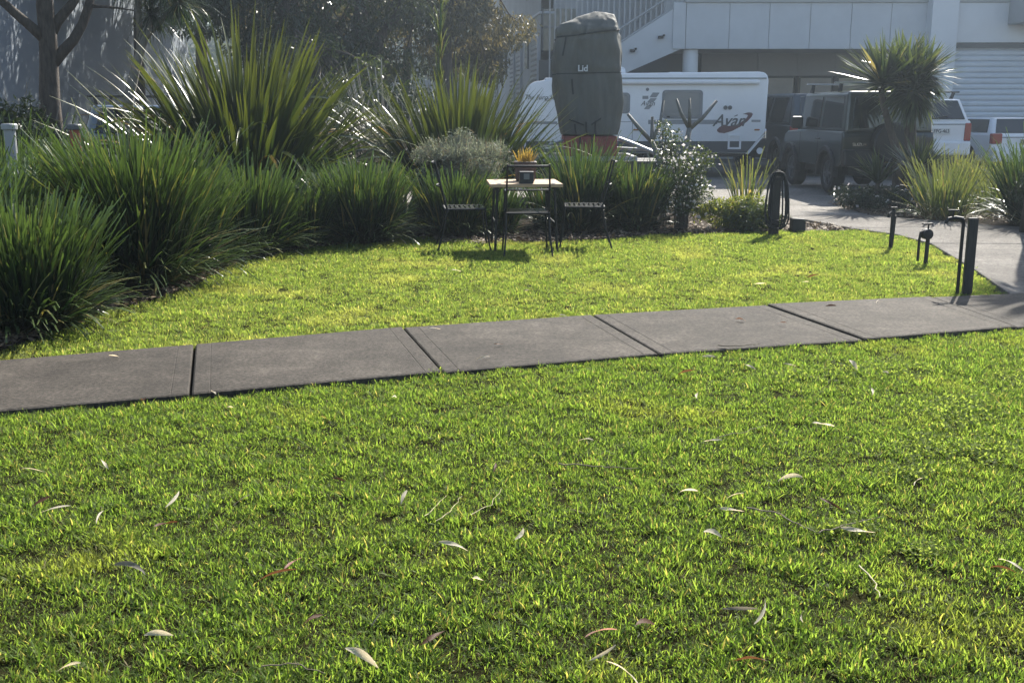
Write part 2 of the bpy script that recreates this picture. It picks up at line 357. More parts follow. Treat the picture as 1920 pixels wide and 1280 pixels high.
# ------------------------------------------------------------------ buildings
M_panel = mat('pale grey panel', (0.52, 0.535, 0.55), 0.55, vary=0.06, vscale=1.2)
M_wallw = mat('white rendered wall', (0.66, 0.67, 0.68), 0.6, vary=0.05, vscale=0.9)
M_conc = mat('grey rendered wall', (0.36, 0.37, 0.375), 0.75, vary=0.12, vscale=0.7, bump=0.2, bscale=60)
M_recess = mat('brown grey cladding', (0.26, 0.245, 0.235), 0.6, vary=0.08, vscale=1)
M_door = mat('roller door steel', (0.60, 0.635, 0.68), 0.4, vary=0.05, vscale=1)
M_dgrey = mat('dark grey trim', (0.09, 0.095, 0.10), 0.5)
M_curtain = mat('blind fabric', (0.42, 0.37, 0.32), 0.9, vary=0.08, vscale=2)
M_lglass = mat('window glass', (0.03, 0.035, 0.04), 0.05, spec=0.6)
M_soffit = mat('soffit grey', (0.40, 0.40, 0.40), 0.8)
BY = 30.0
ob = thing('office_building', 'long grey two storey office with panelled balcony, round column and white roller door', 'building', (6, BY, 0))
def bpart(mb, name, m, parent=ob, **k):
    o = mb.build(name, m, None, **k); o.parent = parent; o.matrix_parent_inverse = Matrix.Translation(-Vector(parent.location)); return o
HB = 8.6
x0 = ax(1281, BY)
edges = [1281, 1361, 1434.5, 1510, 1585.6, 1659, 1732]
zb, zt = az(92, BY), az(5, BY)
for a, b in zip(edges[:-1], edges[1:]):
    bpart(MB().box(ax(a, BY) + .006, ax(b, BY) - .006, BY, BY + .05, zb, zt), 'panel', M_panel, bevel=.004, seg=1)
xe = ax(1732, BY)
bpart(MB().box(x0 + .01, xe, BY + .055, BY + .2, zb + .01, zt - .01), 'parapet_core', M_dgrey)
bpart(MB().box(x0 - .05, xe, BY - .06, BY + .25, zt + .002, zt + .09), 'parapet_cap', M_conc)
bpart(MB().box(x0 - .35, x0 - .008, BY + .0, BY + .25, zb, zt), 'panel', M_panel, bevel=.004, seg=1)
bpart(MB().box(x0 - .3, xe, BY + .26, BY + 3, zb - .0, zb + .18), 'balcony_slab', M_soffit)
bpart(MB().box(x0 - .3, xe, BY + 2.2, BY + 2.4, zb + .19, HB), 'upper_wall', M_conc)
bpart(MB().box(x0 - .5, 30, BY - .3, BY + 14, HB + .01, HB + .25), 'roof', M_dgrey)
bpart(MB().lathe([(.21, 0), (.21, zb - .01)], 24, c=(ax(1294.5, BY), BY + .3, 0)), 'column', M_wallw, smooth=False)
# recessed ground floor
rY = BY + 2.2
zc = az(143, rY)
lines = [1312, 1417, 1491, 1562, 1636, 1712, 1790]
for a, b in zip(lines[:-1], lines[1:]):
    bpart(MB().box(ax(a, rY) + .006, ax(b, rY) - .006, rY, rY + .05, zc + .01, zb - .01), 'cladding_panel', M_recess)
    w = bpart(MB().box(ax(a, rY) + .05, ax(b, rY) - .05, rY + .06, rY + .07, .35, zc - .05), 'window', M_lglass)
    bl = bpart(MB().box(ax(a, rY) + .12, ax(b, rY) - .10, rY + .02, rY + .03, .36, zc - .06), 'blind', M_curtain)
    bpart(MB().box(ax(b, rY) - .05, ax(b, rY) + .05, rY - .02, rY + .09, 0, zc), 'mullion', M_black)
bpart(MB().box(ax(1312, rY) - 3.5, ax(1417, rY) - .9, rY + .3, rY + .4, 0, zb), 'dark_recess_wall', M_dgrey)
bpart(MB().box(ax(1312, rY), xe + 1, rY + .1, rY + .2, 0, .34), 'plinth', M_conc)
bpart(MB().box(ax(1312, rY), xe + 1, rY + .3, rY + .4, 0, zb), 'inner_wall', M_dgrey)
# pilaster and roller door bay
pL, pR = ax(1734, BY - .4), ax(1783, BY - .4)
bpart(MB().box(pL, pR, BY - .4, BY + .6, 0, HB - .01), 'pilaster', M_wallw, bevel=.01, seg=1)
dz = az(80, BY)
bpart(MB().box(pR + .002, 30, BY, BY + .4, dz, az(5, BY)), 'white_wall_panel', M_wallw)
bpart(MB().box(pR + .002, 30, BY - .05, BY + .4, az(5, BY) + .01, az(5, BY) + .1), 'ledge', M_conc)
bpart(MB().box(pR + .002, 30, BY + .02, BY + .4, az(5, BY) + .11, HB), 'upper_white_wall', M_wallw)
v, fcs = [], []
zz = 0.03; i = 0; dx0, dx1 = pR + .05, pR + 5.8
prof = []
while zz < dz - .12:
    prof += [(BY + .20, zz), (BY + .15, zz + .03), (BY + .14, zz + .09), (BY + .16, zz + .125)]; zz += .15
for (yy, z_) in prof: v += [(dx0, yy, z_), (dx1, yy, z_)]
fcs = [(2 * k, 2 * k + 1, 2 * k + 3, 2 * k + 2) for k in range(len(prof) - 1)]
bpart(MB().add(v, fcs), 'roller_door', M_door)
bpart(MB().box(dx0, dx1, BY + .05, BY + .15, dz - .14, dz - .005), 'door_head', M_dgrey)
bpart(MB().box(dx1, dx1 + .4, BY, BY + .5, 0, dz), 'door_jamb', M_wallw)
bpart(MB().box(ax(1905, BY - 1), ax(1905, BY - 1) + 2.4, BY - 1, BY - .01, az(42, BY - 1), az(42, BY - 1) + .9), 'awning_box', M_conc, bevel=.02, seg=1)
# outer stair with solid balustrade, fins and handrail
SYY = BY + .05
stp = [(1280, 6), (1280, 91), (1183, 133), (1010, 213), (1010, 181)]
bpart(MB().prism([(at(x, y, SYY).x, at(x, y, SYY).z) for x, y in stp], SYY, SYY + .18), 'stair_balustrade', M_panel)
bpart(MB().prism([(at(x, y, SYY).x, at(x, y, SYY).z) for x, y in [(1279, 70), (1279, 89), (1183, 131), (1012, 211), (1012, 196)]], SYY + .19, SYY + 1.5), 'stair_flight', M_soffit)
bpart(MB().tube([at(1281, 3.5, SYY + .09), at(1010, 179, SYY + .09)], .035, 6), 'balustrade_cap', M_conc)
for k, px in enumerate(range(1030, 1282, 10)):
    yb = 181 - (px - 1010) * (175 / 270.)
    p0 = at(px, yb + 2, SYY + .09)
    bpart(MB().box(p0.x - .02, p0.x + .02, SYY + .07, SYY + .11, p0.z, max(p0.z + 1.1, 5.6)), 'baluster', M_conc)
bpart(MB().tube([at(1281, -22, SYY + .06), at(1040, 133, SYY + .06)], .03, 6), 'handrail', M_conc)
for (lx, ly) in ((1244, 69), (1191, 94)):
    p0 = at(lx, ly, SYY)
    l = bpart(MB().box(p0.x - .03, p0.x + .03, SYY - .12, SYY - .003, p0.z, p0.z + .05).box(p0.x - .16, p0.x - .02, SYY - .17, SYY - .06, p0.z - .06, p0.z + .01), 'wall_lamp', M_black, bevel=.008, seg=1)
bpart(MB().box(ax(1010, BY + 3.2), ax(1300, BY + 3.2), BY + 3.3, BY + 3.5, 0, 2.9), 'under_stair_wall', M_dgrey)

# warehouse whose long side runs away from the car park
wh = thing('warehouse', 'grey warehouse side with a row of tall roller doors and slit windows', 'building', (1, 36, 0))
cx, cyy = ax(1013, 36), 36.0
def side(dy, off=0.0): return (cx - 0.1 * dy - off, cyy + dy)     # along the long wall
def wall_quad(d0, d1, z0, z1, off, th, name, m):
    a, b = side(d0, off), side(d1, off); c, d = side(d1, off - th), side(d0, off - th)
    return bpart(MB().prism([a, b, c, d], z0, z1, 'z'), name, m, wh)
wall_quad(0.0, 27, 0, az(26, 36), 0, .4, 'side_wall', M_conc)
wall_quad(-.05, 27, az(26, 36) + .001, az(26, 36) + .07, .05, .5, 'ledge', M_panel)
wall_quad(0.0, 27, az(26, 36) + .072, 7.8, -.01, .4, 'upper_side_wall', M_conc)
def depth_at(px):   # distance along the wall seen at pixel column
    k = (px - 960) / FPX; Yv = (cx + 0.1 * cyy - 0.0) / (k + 0.1); return Yv - cyy
def near_depth(px):
    k = (px - 960) / FPX / (CP + .2175 * SP) if False else (px - 960) / (FPX * 1.0235); return (cx + .1 * cyy) / (k + .1) - cyy
for a, b in ((995, 1011), (968, 979), (956, 966), (927, 934), (918.5, 925)):
    d0, d1 = sorted((near_depth(b), near_depth(a))); d0 = max(d0, .15)
    wall_quad(d0, d1, 0.02, 3.75, .012, .02, 'roller_door', M_dgrey)
    z = .05
    mb = MB()
    while z < 3.6:
        A, B = side(d0 + .02, .013), side(d1 - .02, .013); C, D = side(d1 - .02, .04), side(d0 + .02, .04)
        mb.prism([A, B, C, D], z, z + .09, 'z'); z += .17
    bpart(mb, 'door_slats', M_conc, wh)
    wall_quad(d0 - .1, d0 - .005, 0, 3.85, .09, .1, 'door_jamb', M_panel)
for a, b in ((984, 991), (946.5, 951), (939, 943), (912.5, 915.5)):
    d0, d1 = sorted((near_depth(b), near_depth(a)))
    wall_quad(d0, d1, 2.9, 4.45, .015, .02, 'slit_window', M_lglass)
    wall_quad(d0 - .06, d0 - .004, 2.85, 4.5, .06, .07, 'window_frame', M_dgrey)
bpart(MB().box(cx + .01, cx + 9, 36, 36.3, 0, 7.8), 'front_wall', M_conc, wh)
wz0, wz1 = az(95, 36), az(17, 36)
bpart(MB().box(ax(1018, 36), ax(1078, 36), 35.985, 35.995, wz0, wz1), 'window', M_lglass, wh)
bpart(MB().box(ax(1018, 36) - .05, ax(1018, 36), 35.93, 35.999, wz0 - .05, wz1 + .05), 'window_frame', M_dgrey, wh)
bpart(MB().box(ax(1018, 36) + .003, ax(1078, 36), 35.95, 35.984, az(53, 36), az(53, 36) + .06), 'window_transom', M_dgrey, wh)
bpart(MB().box(cx - 3, cx + 9.3, 35.8, 63, 7.82, 8.0), 'roof', M_dgrey, wh)
# grey building on the left, its long wall running away
lb = thing('grey_hall', 'blue grey rendered hall wall with dappled sunlight behind the bare branched tree', 'building', (-11, 25, 0))
def lw(Yv): return -10.7 - 0.1 * (Yv - 22)
M_lwall = mat('blue grey render', (0.20, 0.235, 0.275), 0.8, vary=0.08, vscale=0.8, bump=0.15, bscale=50)
bpart(MB().prism([(lw(12), 12), (lw(44), 44), (lw(44) - .4, 44), (lw(12) - .4, 12)], 0, 7.6, 'z'), 'wall', M_lwall, lb)
bpart(MB().prism([(lw(12) + .1, 11.9), (lw(44) + .1, 44.1), (lw(44) - 8, 44.1), (lw(12) - 8, 11.9)], 7.61, 7.8, 'z'), 'roof', M_dgrey, lb)
bpart(MB().prism([(lw(12), 12), (lw(12) - 8, 12), (lw(12) - 8, 12.3), (lw(12), 12.3)], 0, 7.6, 'z'), 'end_wall', M_lwall, lb)
bpart(MB().prism([(lw(44) - .5, 43.6), (lw(44) - 8, 43.6), (lw(44) - 8, 44), (lw(44) - .5, 44)], 0, 7.6, 'z'), 'end_wall', M_lwall, lb)
# low wall far behind
lowwall = MB().box(-9, ax(914, 62), 63.5, 63.8, 0, 3.1).build('boundary_wall', M_conc); tag(lowwall, 'low plain grey boundary wall beyond the far end of the warehouse', 'wall')

# ------------------------------------------------------------------ writing
def text(s, size, m, parent, name, M, shear=0.0, extrude=0.002, sx=1.0, bold=0.0):
    c = bpy.data.curves.new(name, 'FONT'); c.body = s; c.size = size; c.shear = shear; c.extrude = extrude; c.align_x = 'CENTER'; c.align_y = 'CENTER'; c.offset = bold
    o = bpy.data.objects.new(name, c); COL.objects.link(o); bpy.context.view_layer.update()
    me = bpy.data.meshes.new_from_object(o.evaluated_get(bpy.context.evaluated_depsgraph_get()))
    bpy.data.objects.remove(o); me.transform(Matrix.Diagonal((sx, 1, 1, 1))); me.materials.clear(); me.materials.append(m)
    t = link(name, me, m, parent); t.matrix_local = M; return t
def upright(x, y, z, rz=0.0):   # text plane facing -y
    return Matrix.Translation((x, y, z)) @ Matrix.Rotation(rz, 4, 'Z') @ Matrix.Rotation(R(90), 4, 'X')

# ------------------------------------------------------------------ caravan
CY = 23.8
cv = thing('caravan', 'white touring caravan with dark lower skirt, awning roll and red brown swoosh', 'caravan', (ax(1200, CY), CY, 0))
ccx = cv.location.x
def cx_(x): return at(x, 205, CY).x - ccx
def cz_(y): return az(y, CY)
def cpart(mb, name, m, parent=cv, **k): return mb.build(name, m, parent, **k)
prof = [(958, 288), (956, 272), (960, 245), (972, 210), (985, 172), (991, 160), (1002, 153.5), (1045, 147), (1100, 141), (1160, 137.5), (1420, 134.5), (1431, 136), (1437, 142), (1439, 152), (1437, 248), (1405, 288)]
body = cpart(MB().prism([(cx_(x), cz_(y)) for x, y in prof], 0, 2.35), 'body', M_carav, bevel=.035, seg=3, smooth=True)
M_skirt = mat('caravan skirt', (0.055, 0.062, 0.07), 0.5)
M_win = mat('caravan acrylic window', (0.16, 0.18, 0.20), 0.12, coat=0.4)
M_trimgrey = mat('grey trim', (0.2, 0.21, 0.22), 0.45)
M_swoosh = mat('red brown decal', (0.12, 0.055, 0.06), 0.4)
M_decal = mat('dark grey decal', (0.09, 0.095, 0.10), 0.4)
M_decal2 = mat('mid grey decal', (0.26, 0.27, 0.28), 0.4)
cpart(MB().prism([(cx_(x), cz_(y)) for x, y in [(962, 265), (1420, 265), (1403, 286.5), (960, 286.5)]], -.008, .03), 'skirt', M_skirt)
cpart(MB().prism([(cx_(x), cz_(y)) for x, y in [(1431, 256), (1437, 252), (1407, 289), (1401, 289)]], -.02, .01), 'corner_trim', M_white)
def rrect(x0, x1, y0, y1, r=.05, n=5):
    X0, X1, Z0, Z1 = cx_(x0), cx_(x1), cz_(y1), cz_(y0); out = []
    for (ox, oz, a0) in ((X1 - r, Z1 - r, 0), (X0 + r, Z1 - r, 90), (X0 + r, Z0 + r, 180), (X1 - r, Z0 + r, 270)):
        for k in range(n + 1): a = R(a0 + 90 * k / n); out.append((ox + r * math.cos(a), oz + r * math.sin(a)))
    return out
for (x0_, x1_, y0_, y1_) in ((1241, 1317, 169, 223), (1140, 1181, 174, 213)):
    w = cpart(MB().prism(rrect(x0_, x1_, y0_, y1_, .08), -.012, .01), 'window', M_trimgrey)
    cpart(MB().prism(rrect(x0_ + 4.5, x1_ - 4.5, y0_ + 4.5, y1_ - 5.5, .05), -.022, -.0125), 'pane', M_win, w)
    cpart(MB().prism(rrect(x0_ + 9, x0_ + 15, y1_ - 5, y1_ - 2.5, .008), -.03, -.0225), 'window_latch', M_black, w)
def frame(x0_, x1_, y0_, y1_, t, name, m, d=-.014, parent=cv):
    mb = MB(); mb.box(cx_(x0_), cx_(x1_), d, .005, cz_(y0_ + t), cz_(y0_)).box(cx_(x0_), cx_(x1_), d, .005, cz_(y1_), cz_(y1_ - t))
    mb.box(cx_(x0_), cx_(x0_ + t), d, .005, cz_(y1_ - t), cz_(y0_ + t)).box(cx_(x1_ - t), cx_(x1_), d, .005, cz_(y1_ - t), cz_(y0_ + t))
    return cpart(mb, name, m, parent)
frame(1367, 1392, 252, 280, 3.6, 'service_hatch', M_white, d=-.02)
frame(983, 1034, 258, 279, 3.0, 'front_locker', M_white, d=-.02)
frame(1150, 1187, 228, 262, .9, 'storage_hatch', M_trimgrey, d=-.004)
cpart(MB().box(cx_(1158), cx_(1421), -.11, -.002, cz_(158.5), cz_(150)), 'awning_roll', M_white, bevel=.03, seg=3, smooth=True)
cpart(MB().box(cx_(1158), cx_(1434), -.03, .0, cz_(148), cz_(146)), 'awning_rail', M_trimgrey)
cpart(MB().prism([(cx_(1150), cz_(136)), (cx_(1178), cz_(136)), (cx_(1177), cz_(127)), (cx_(1172), cz_(123)), (cx_(1150), cz_(123))], .7, 1.5), 'air_conditioner', M_white, bevel=.03)
cpart(MB().box(cx_(1021), cx_(1046), .02, .6, cz_(158), cz_(146)), 'roof_hatch', M_white, bevel=.03)
cpart(MB().box(cx_(1263), cx_(1288), .8, 1.3, cz_(137), cz_(133)), 'roof_hatch', M_white, bevel=.02)
cpart(MB().box(cx_(1216), cx_(1346), -.005, .0, cz_(233), cz_(225)), 'stripe', M_decal2); cpart(MB().box(cx_(1410), cx_(1427), -.005, .0, cz_(229), cz_(225)), 'stripe', M_decal2)
cpart(MB().box(cx_(995), cx_(1045), -.005, .0, cz_(233), cz_(228)), 'stripe', M_decal2)
# crescent swoosh
sw_o = [(1346, 246), (1350, 249), (1360, 250), (1374, 246), (1389, 238), (1402, 228), (1410, 219), (1412, 214), (1409, 211.5), (1403, 211), (1393, 214)]
sw_i = [(1401, 215), (1403, 217), (1400, 222), (1390, 230), (1378, 236), (1366, 236.5), (1362, 234), (1357, 234.5), (1350, 239), (1346, 243)]
cpart(MB().prism([(cx_(x), cz_(y)) for x, y in sw_o + sw_i], -.009, -.0055), 'swoosh_decal', M_swoosh)
for k, (xa, xb, ya, yb) in enumerate(((1219, 1233, 174, 183), (1215, 1228, 184.5, 192), (1209, 1220, 198, 205))):
    cpart(MB().prism([(cx_(x), cz_(y)) for x, y in [(xa + 4, ya), (xb + 3, ya), (xb - 3, yb), (xa - 2, yb)]], -.006, 0), 'bar_decal', M_decal2)
cpart(MB().box(cx_(1204), cx_(1215), -.006, 0, cz_(186), cz_(180)), 'bar_decal', M_decal2)
text('Avan', .15, M_decal, cv, 'lettering', upright(cx_(1214), -.012, cz_(194.5)), .35, sx=1.0)
text('Avan', .36, M_decal, cv, 'lettering', upright(cx_(1367), -.012, cz_(227)), .4, sx=.95, bold=.004)
cpart(MB().prism([(cx_(x), cz_(y)) for x, y in [(1377, 218), (1383, 215), (1384, 216.5), (1378, 219)]], -.012, 0), 'accent_mark', M_decal)
text('The Euro Star', .145, M_decal, cv, 'lettering', upright(cx_(1015), -.012, cz_(183)), .45, sx=.92)
text('601', .09, M_decal, cv, 'lettering', upright(cx_(1026), -.012, cz_(187.5)), .3)
for q in (1360, 1368.5): cpart(MB().lathe([(.045, -.02), (.045, 0)], 14, 'y', (cx_(q), 0, cz_(202))), 'vent', M_decal)
cpart(MB().lathe([(.035, -.015), (.035, 0)], 12, 'y', (cx_(1213), 0, cz_(168))), 'vent', M_trimgrey)
for q in (1193, 1421): cpart(MB().box(cx_(q - 5), cx_(q + 5), -.03, 0, cz_(245), cz_(242)), 'marker_lamp', mat('amber lens', (.35, .12, .03), .3), bevel=.012)
cpart(MB().box(cx_(1432), cx_(1443), .1, 2.2, cz_(264), cz_(241)), 'rear_bumper', M_chrome, bevel=.05, seg=3)
cpart(MB().lathe([(.07, -.03), (.07, 0)], 16, 'y', (cx_(1428), 0, cz_(283))), 'reflector_disc', M_white)
cpart(MB().box(cx_(970), cx_(1400), .15, 2.2, .42, cz_(287)), 'chassis', M_blackpl)
def wheel(parent, loc, r=.34, w=.22, face=-1, m_rim=M_steel, axis='x', rim_r=.6):
    """tyre and rim; face is the side its rim looks to"""
    h = w / 2
    t = MB().lathe([(r * .62, -h * .8), (r * .72, -h), (r * .93, -h), (r, -h * .72), (r, h * .72), (r * .93, h), (r * .72, h), (r * .62, h * .8)], 28, axis, (0, 0, 0)).build('tyre', M_rubber, parent, loc=loc, smooth=False)
    mb = MB(); f = face * h
    mb.lathe([(r * rim_r * 1.04, f * .8), (r * rim_r, f * .94), (r * rim_r * .9, f * .6), (r * .2, f * .62), (r * .15, f * .85), (.01, f * .86)], 24, axis, (0, 0, 0))
    for k in range(6):
        a = 2 * math.pi * k / 6; c, s_ = math.cos(a), math.sin(a); e = r * .05
        q = [(c * r * .12 - s_ * e, s_ * r * .12 + c * e), (c * r * rim_r - s_ * e, s_ * r * rim_r + c * e), (c * r * rim_r + s_ * e, s_ * r * rim_r - c * e), (c * r * .12 + s_ * e, s_ * r * .12 - c * e)]
        d0, d1 = sorted((f * .62, f * .9)); mb.prism(q, d0, d1, axis)
    mb.build('rim', m_rim, t); return t
for wx in (1225, 1262): wheel(cv, (cx_(wx), .22, .33), axis='y')
# ------------------------------------------------------------------ covered load on a trailer
TY = 18.0
tr = thing('box_trailer', 'low galvanised trailer with long drawbar carrying a red crate behind the lomandra', 'trailer', (ax(1105, TY), TY, 0))
tx = tr.location.x
def tx_(x): return at(x, 205, TY).x - tx
def tz_(y): return az(y, TY)
M_cover = mat('grey canvas cover', (0.092, 0.094, 0.080), 0.7, vary=0.15, vscale=2.5, bump=.5, bscale=9, stretch=(2, 2, .8))
MATS['grey canvas cover'].node_tree.nodes['Bump'].inputs['Distance'].default_value = .01
M_crate = mat('faded red plastic', (0.22, 0.045, 0.035), 0.6, vary=0.25, vscale=8)
z0 = tz_(291)
MB().box(tx_(985), tx_(1190), -.55, -.47, z0 - .07, z0).box(tx_(985), tx_(1190), .75, .83, z0 - .07, z0).box(tx_(985), tx_(985) + .06, -.469, .749, z0 - .07, z0).box(tx_(1190) - .06, tx_(1190), -.469, .749, z0 - .07, z0).box(tx_(1100), tx_(1100) + .06, -.469, .749, z0 - .07, z0).build('frame', M_steel, tr)
MB().tube([(tx_(1158), -.3, tz_(259)), (tx_(1190), -.35, tz_(271)), (tx_(1240), -.35, tz_(292))], .035, 8).build('drawbar', M_steel, tr)
MB().tube([(tx_(1158), .3, tz_(279)), (tx_(1260), .1, tz_(283))], .025, 8).build('brace', M_steel, tr)
MB().tube([(tx_(1055), -.3, tz_(262)), (tx_(1010), -.32, tz_(277)), (tx_(975), -.32, tz_(290))], .018, 8).build('brace', M_steel, tr)
MB().box(tx_(985), tx_(985) + .3, -.62, -.56, tz_(289), tz_(283)).build('step_plate', M_chrome, tr, rot=(0, 0, 0))
MB().box(tx_(970), tx_(1240), -.42, .7, .2, z0 - .075).build('tray', M_blackpl, tr, bevel=.02)
for wx in (1080, 1150): wheel(tr, (tx_(wx), -.46, .27), .27, .17, axis='y')
MB().box(tx_(1200), tx_(1200) + .05, -.02, .02, 0, .3).build('jockey_leg', M_steel, tr)
cr = MB().box(tx_(1056), tx_(1154), -.45, .55, z0 + .002, tz_(254)).build('red_crate', M_crate, None, bevel=.02); cr.location = (tx, TY, 0)
tag(cr, 'faded red crate strapped on the trailer under the grey canvas cover', 'crate')
crx = cr
lev = [(252, 1053, 1156.5), (243, 1050, 1158.5), (232, 1048, 1159.5), (215, 1046, 1161), (190, 1043, 1162.5), (160, 1041, 1160.5), (137, 1040.5, 1158), (120, 1039, 1158), (100, 1040, 1157.5), (80, 1042, 1157), (66, 1043.5, 1156), (55, 1046, 1155), (49, 1050, 1153.5), (42, 1064, 1151.5), (36, 1076, 1150), (30, 1092, 1147.5), (26, 1104, 1132), (24, 1109, 1116)]
from mathutils import noise as mnoise
ns = 132; cvx = []
lev2 = []
for i in range(len(lev) - 1):
    for k in range(4): lev2.append(tuple(lev[i][q] + (lev[i + 1][q] - lev[i][q]) * k / 4 for q in range(3)))
lev = lev2 + [lev[-1]]
rs = random.Random(5)
for li, (py, xa, xb) in enumerate(lev):
    z = tz_(py); c = (tx_(xa) + tx_(xb)) / 2; hw = (tx_(xb) - tx_(xa)) / 2; f = li / (len(lev) - 1)
    hd = .50 if py > 60 else .50 * max(.08, ((py - 22) / 38.)) ** .6
    for j in range(ns):
        th = 2 * math.pi * j / ns; ct, st = math.cos(th), math.sin(th)
        k = (abs(ct) ** 7 + abs(st) ** 7) ** (-1 / 7)
        env = math.sin(math.pi * min(1, f * 1.25)) if f < .8 else 0
        fold = 1 + env * (.030 * math.sin(9 * th + 2.2 * f * 3) + .022 * math.sin(17 * th - 5 * f + 1) + .016 * math.sin(23 * f * 2 + 3 * th) + .012 * math.sin(29 * th + 9 * f)) * (1 if st < .2 or abs(ct) > .6 else .6)
        pinch = 1 - .03 * math.exp(-((py - 137) / 5.) ** 2) - .03 * math.exp(-((py - 68 + 6 * ct) / 4.) ** 2)
        fr = -.47 + (0 if py > 60 else .30 * (1 - (py - 22) / 38.) ** 1.5)
        X_, Y_ = c + hw * k * ct * fold * pinch, fr + hd + hd * k * st * fold * pinch
        w_ = .040 * mnoise.noise(Vector((X_ * 5 + 3, Y_ * 5, z * 1.1))) + .018 * mnoise.noise(Vector((X_ * 13, Y_ * 13, z * 3.5 + 7))) + .03 * (ct < -.3) * mnoise.noise(Vector((X_ * 9, Y_ * 9, z * .8)))
        w_ *= min(1, (253 - py) / 30.) * min(1, .25 + (py - 24) / 25.)
        cvx.append((X_ + w_ * ct, Y_ + w_ * st, z))
nl_ = len(lev); fs = [(i * ns + j, i * ns + (j + 1) % ns, (i + 1) * ns + (j + 1) % ns, (i + 1) * ns + j) for i in range(nl_ - 1) for j in range(ns)]
fs += [tuple(range((nl_ - 1) * ns, nl_ * ns)), tuple(reversed(range(ns)))]
co = thing('canvas_cover', 'tall dark grey canvas cover strapped upright over the load, lettered Lid', 'cover', (tx, TY, tz_(253)))
zoff = -tz_(253)
me = MB().add([(a, b, c + zoff) for a, b, c in cvx], fs).mesh('cover', smooth=True); link('canvas', me, M_cover, co)
def cov_pt(py, th, out=.008):
    for i in range(len(lev) - 1):
        if lev[i][0] >= py >= lev[i + 1][0]:
            u = (lev[i][0] - py) / (lev[i][0] - lev[i + 1][0]); j = th / (2 * math.pi) * ns; j0 = int(j) % ns
            a = Vector(cvx[i * ns + j0]).lerp(Vector(cvx[i * ns + (j0 + 1) % ns]), j % 1); b = Vector(cvx[(i + 1) * ns + j0]).lerp(Vector(cvx[(i + 1) * ns + (j0 + 1) % ns]), j % 1)
            q = a.lerp(b, u); n = Vector((q.x, q.y, 0)).normalized(); return q + n * out + Vector((0, 0, zoff))
M_strap = mat('black webbing', (0.02, 0.022, 0.022), .7)
def strap(pyf, name='strap', r=.009, lo=0, hi=360, st=6):
    MB().tube([cov_pt(pyf(R(a)), R(a) % (2 * math.pi - 1e-6)) for a in range(lo, hi + 1, st)], r, 6).build(name, M_strap, co)
strap(lambda t: 66 - 9 * math.cos(t), r=.014); strap(lambda t: 139 - 2 * math.cos(t), r=.008)
for th, ya, yb in ((232, 72, 108), (243, 150, 178), (243, 232, 250), (262, 228, 252), (279, 226, 252)):
    MB().tube([cov_pt(y, R(th), .01) for y in np.linspace(ya, yb, 6)], .014, 6).build('strap', M_strap, co)
for a, b, y0_, y1_ in ((236, 258, 224, 234), (288, 272, 222, 233)):
    MB().tube([cov_pt(y0_ + (y1_ - y0_) * k / 6, R(a + (b - a) * k / 6), .012) for k in range(7)], .012, 6).build('strap', M_strap, co)
p0 = cov_pt(131, R(263), .0); p0.y -= .008; text('Lid', .135, mat('white print', (.6, .62, .62), .6), co, 'lettering', upright(p0.x - .03, p0.y - .012, p0.z), 0, extrude=.012, bold=.003)
for k in range(2): MB().tube([(tx_(1085 + 22 * k) , -.47, tz_(253) + zoff), (tx_(1085 + 22 * k), -.48, tz_(288) + zoff)], .012, 6).build('tie_strap', M_strap, co)

# ------------------------------------------------------------------ vehicles
M_lampred = mat('red lamp lens', (0.28, 0.02, 0.018), .2, coat=.5)
M_lampclear = mat('clear lamp lens', (0.45, 0.43, 0.42), .15, coat=.5)
M_platey = mat('yellow number plate', (0.42, 0.37, 0.16), .5); M_platew = mat('white number plate', (0.6, 0.6, 0.58), .5)
M_ink = mat('plate lettering', (0.015, 0.015, 0.02), .6)
def bil(c, u, v): return c[0].lerp(c[1], u).lerp(c[3].lerp(c[2], u), v)
def pane(c, u0, u1, v0, v1, out, th):
    n = (c[1] - c[0]).cross(c[3] - c[0]).normalized()
    q = [bil(c, u0, v0), bil(c, u1, v0), bil(c, u1, v1), bil(c, u0, v1)]
    return MB().add([p_ + n * (out - th) for p_ in q] + [p_ + n * out for p_ in q], [(0, 3, 2, 1), (4, 5, 6, 7), (0, 1, 5, 4), (1, 2, 6, 5), (2, 3, 7, 6), (3, 0, 4, 7)])
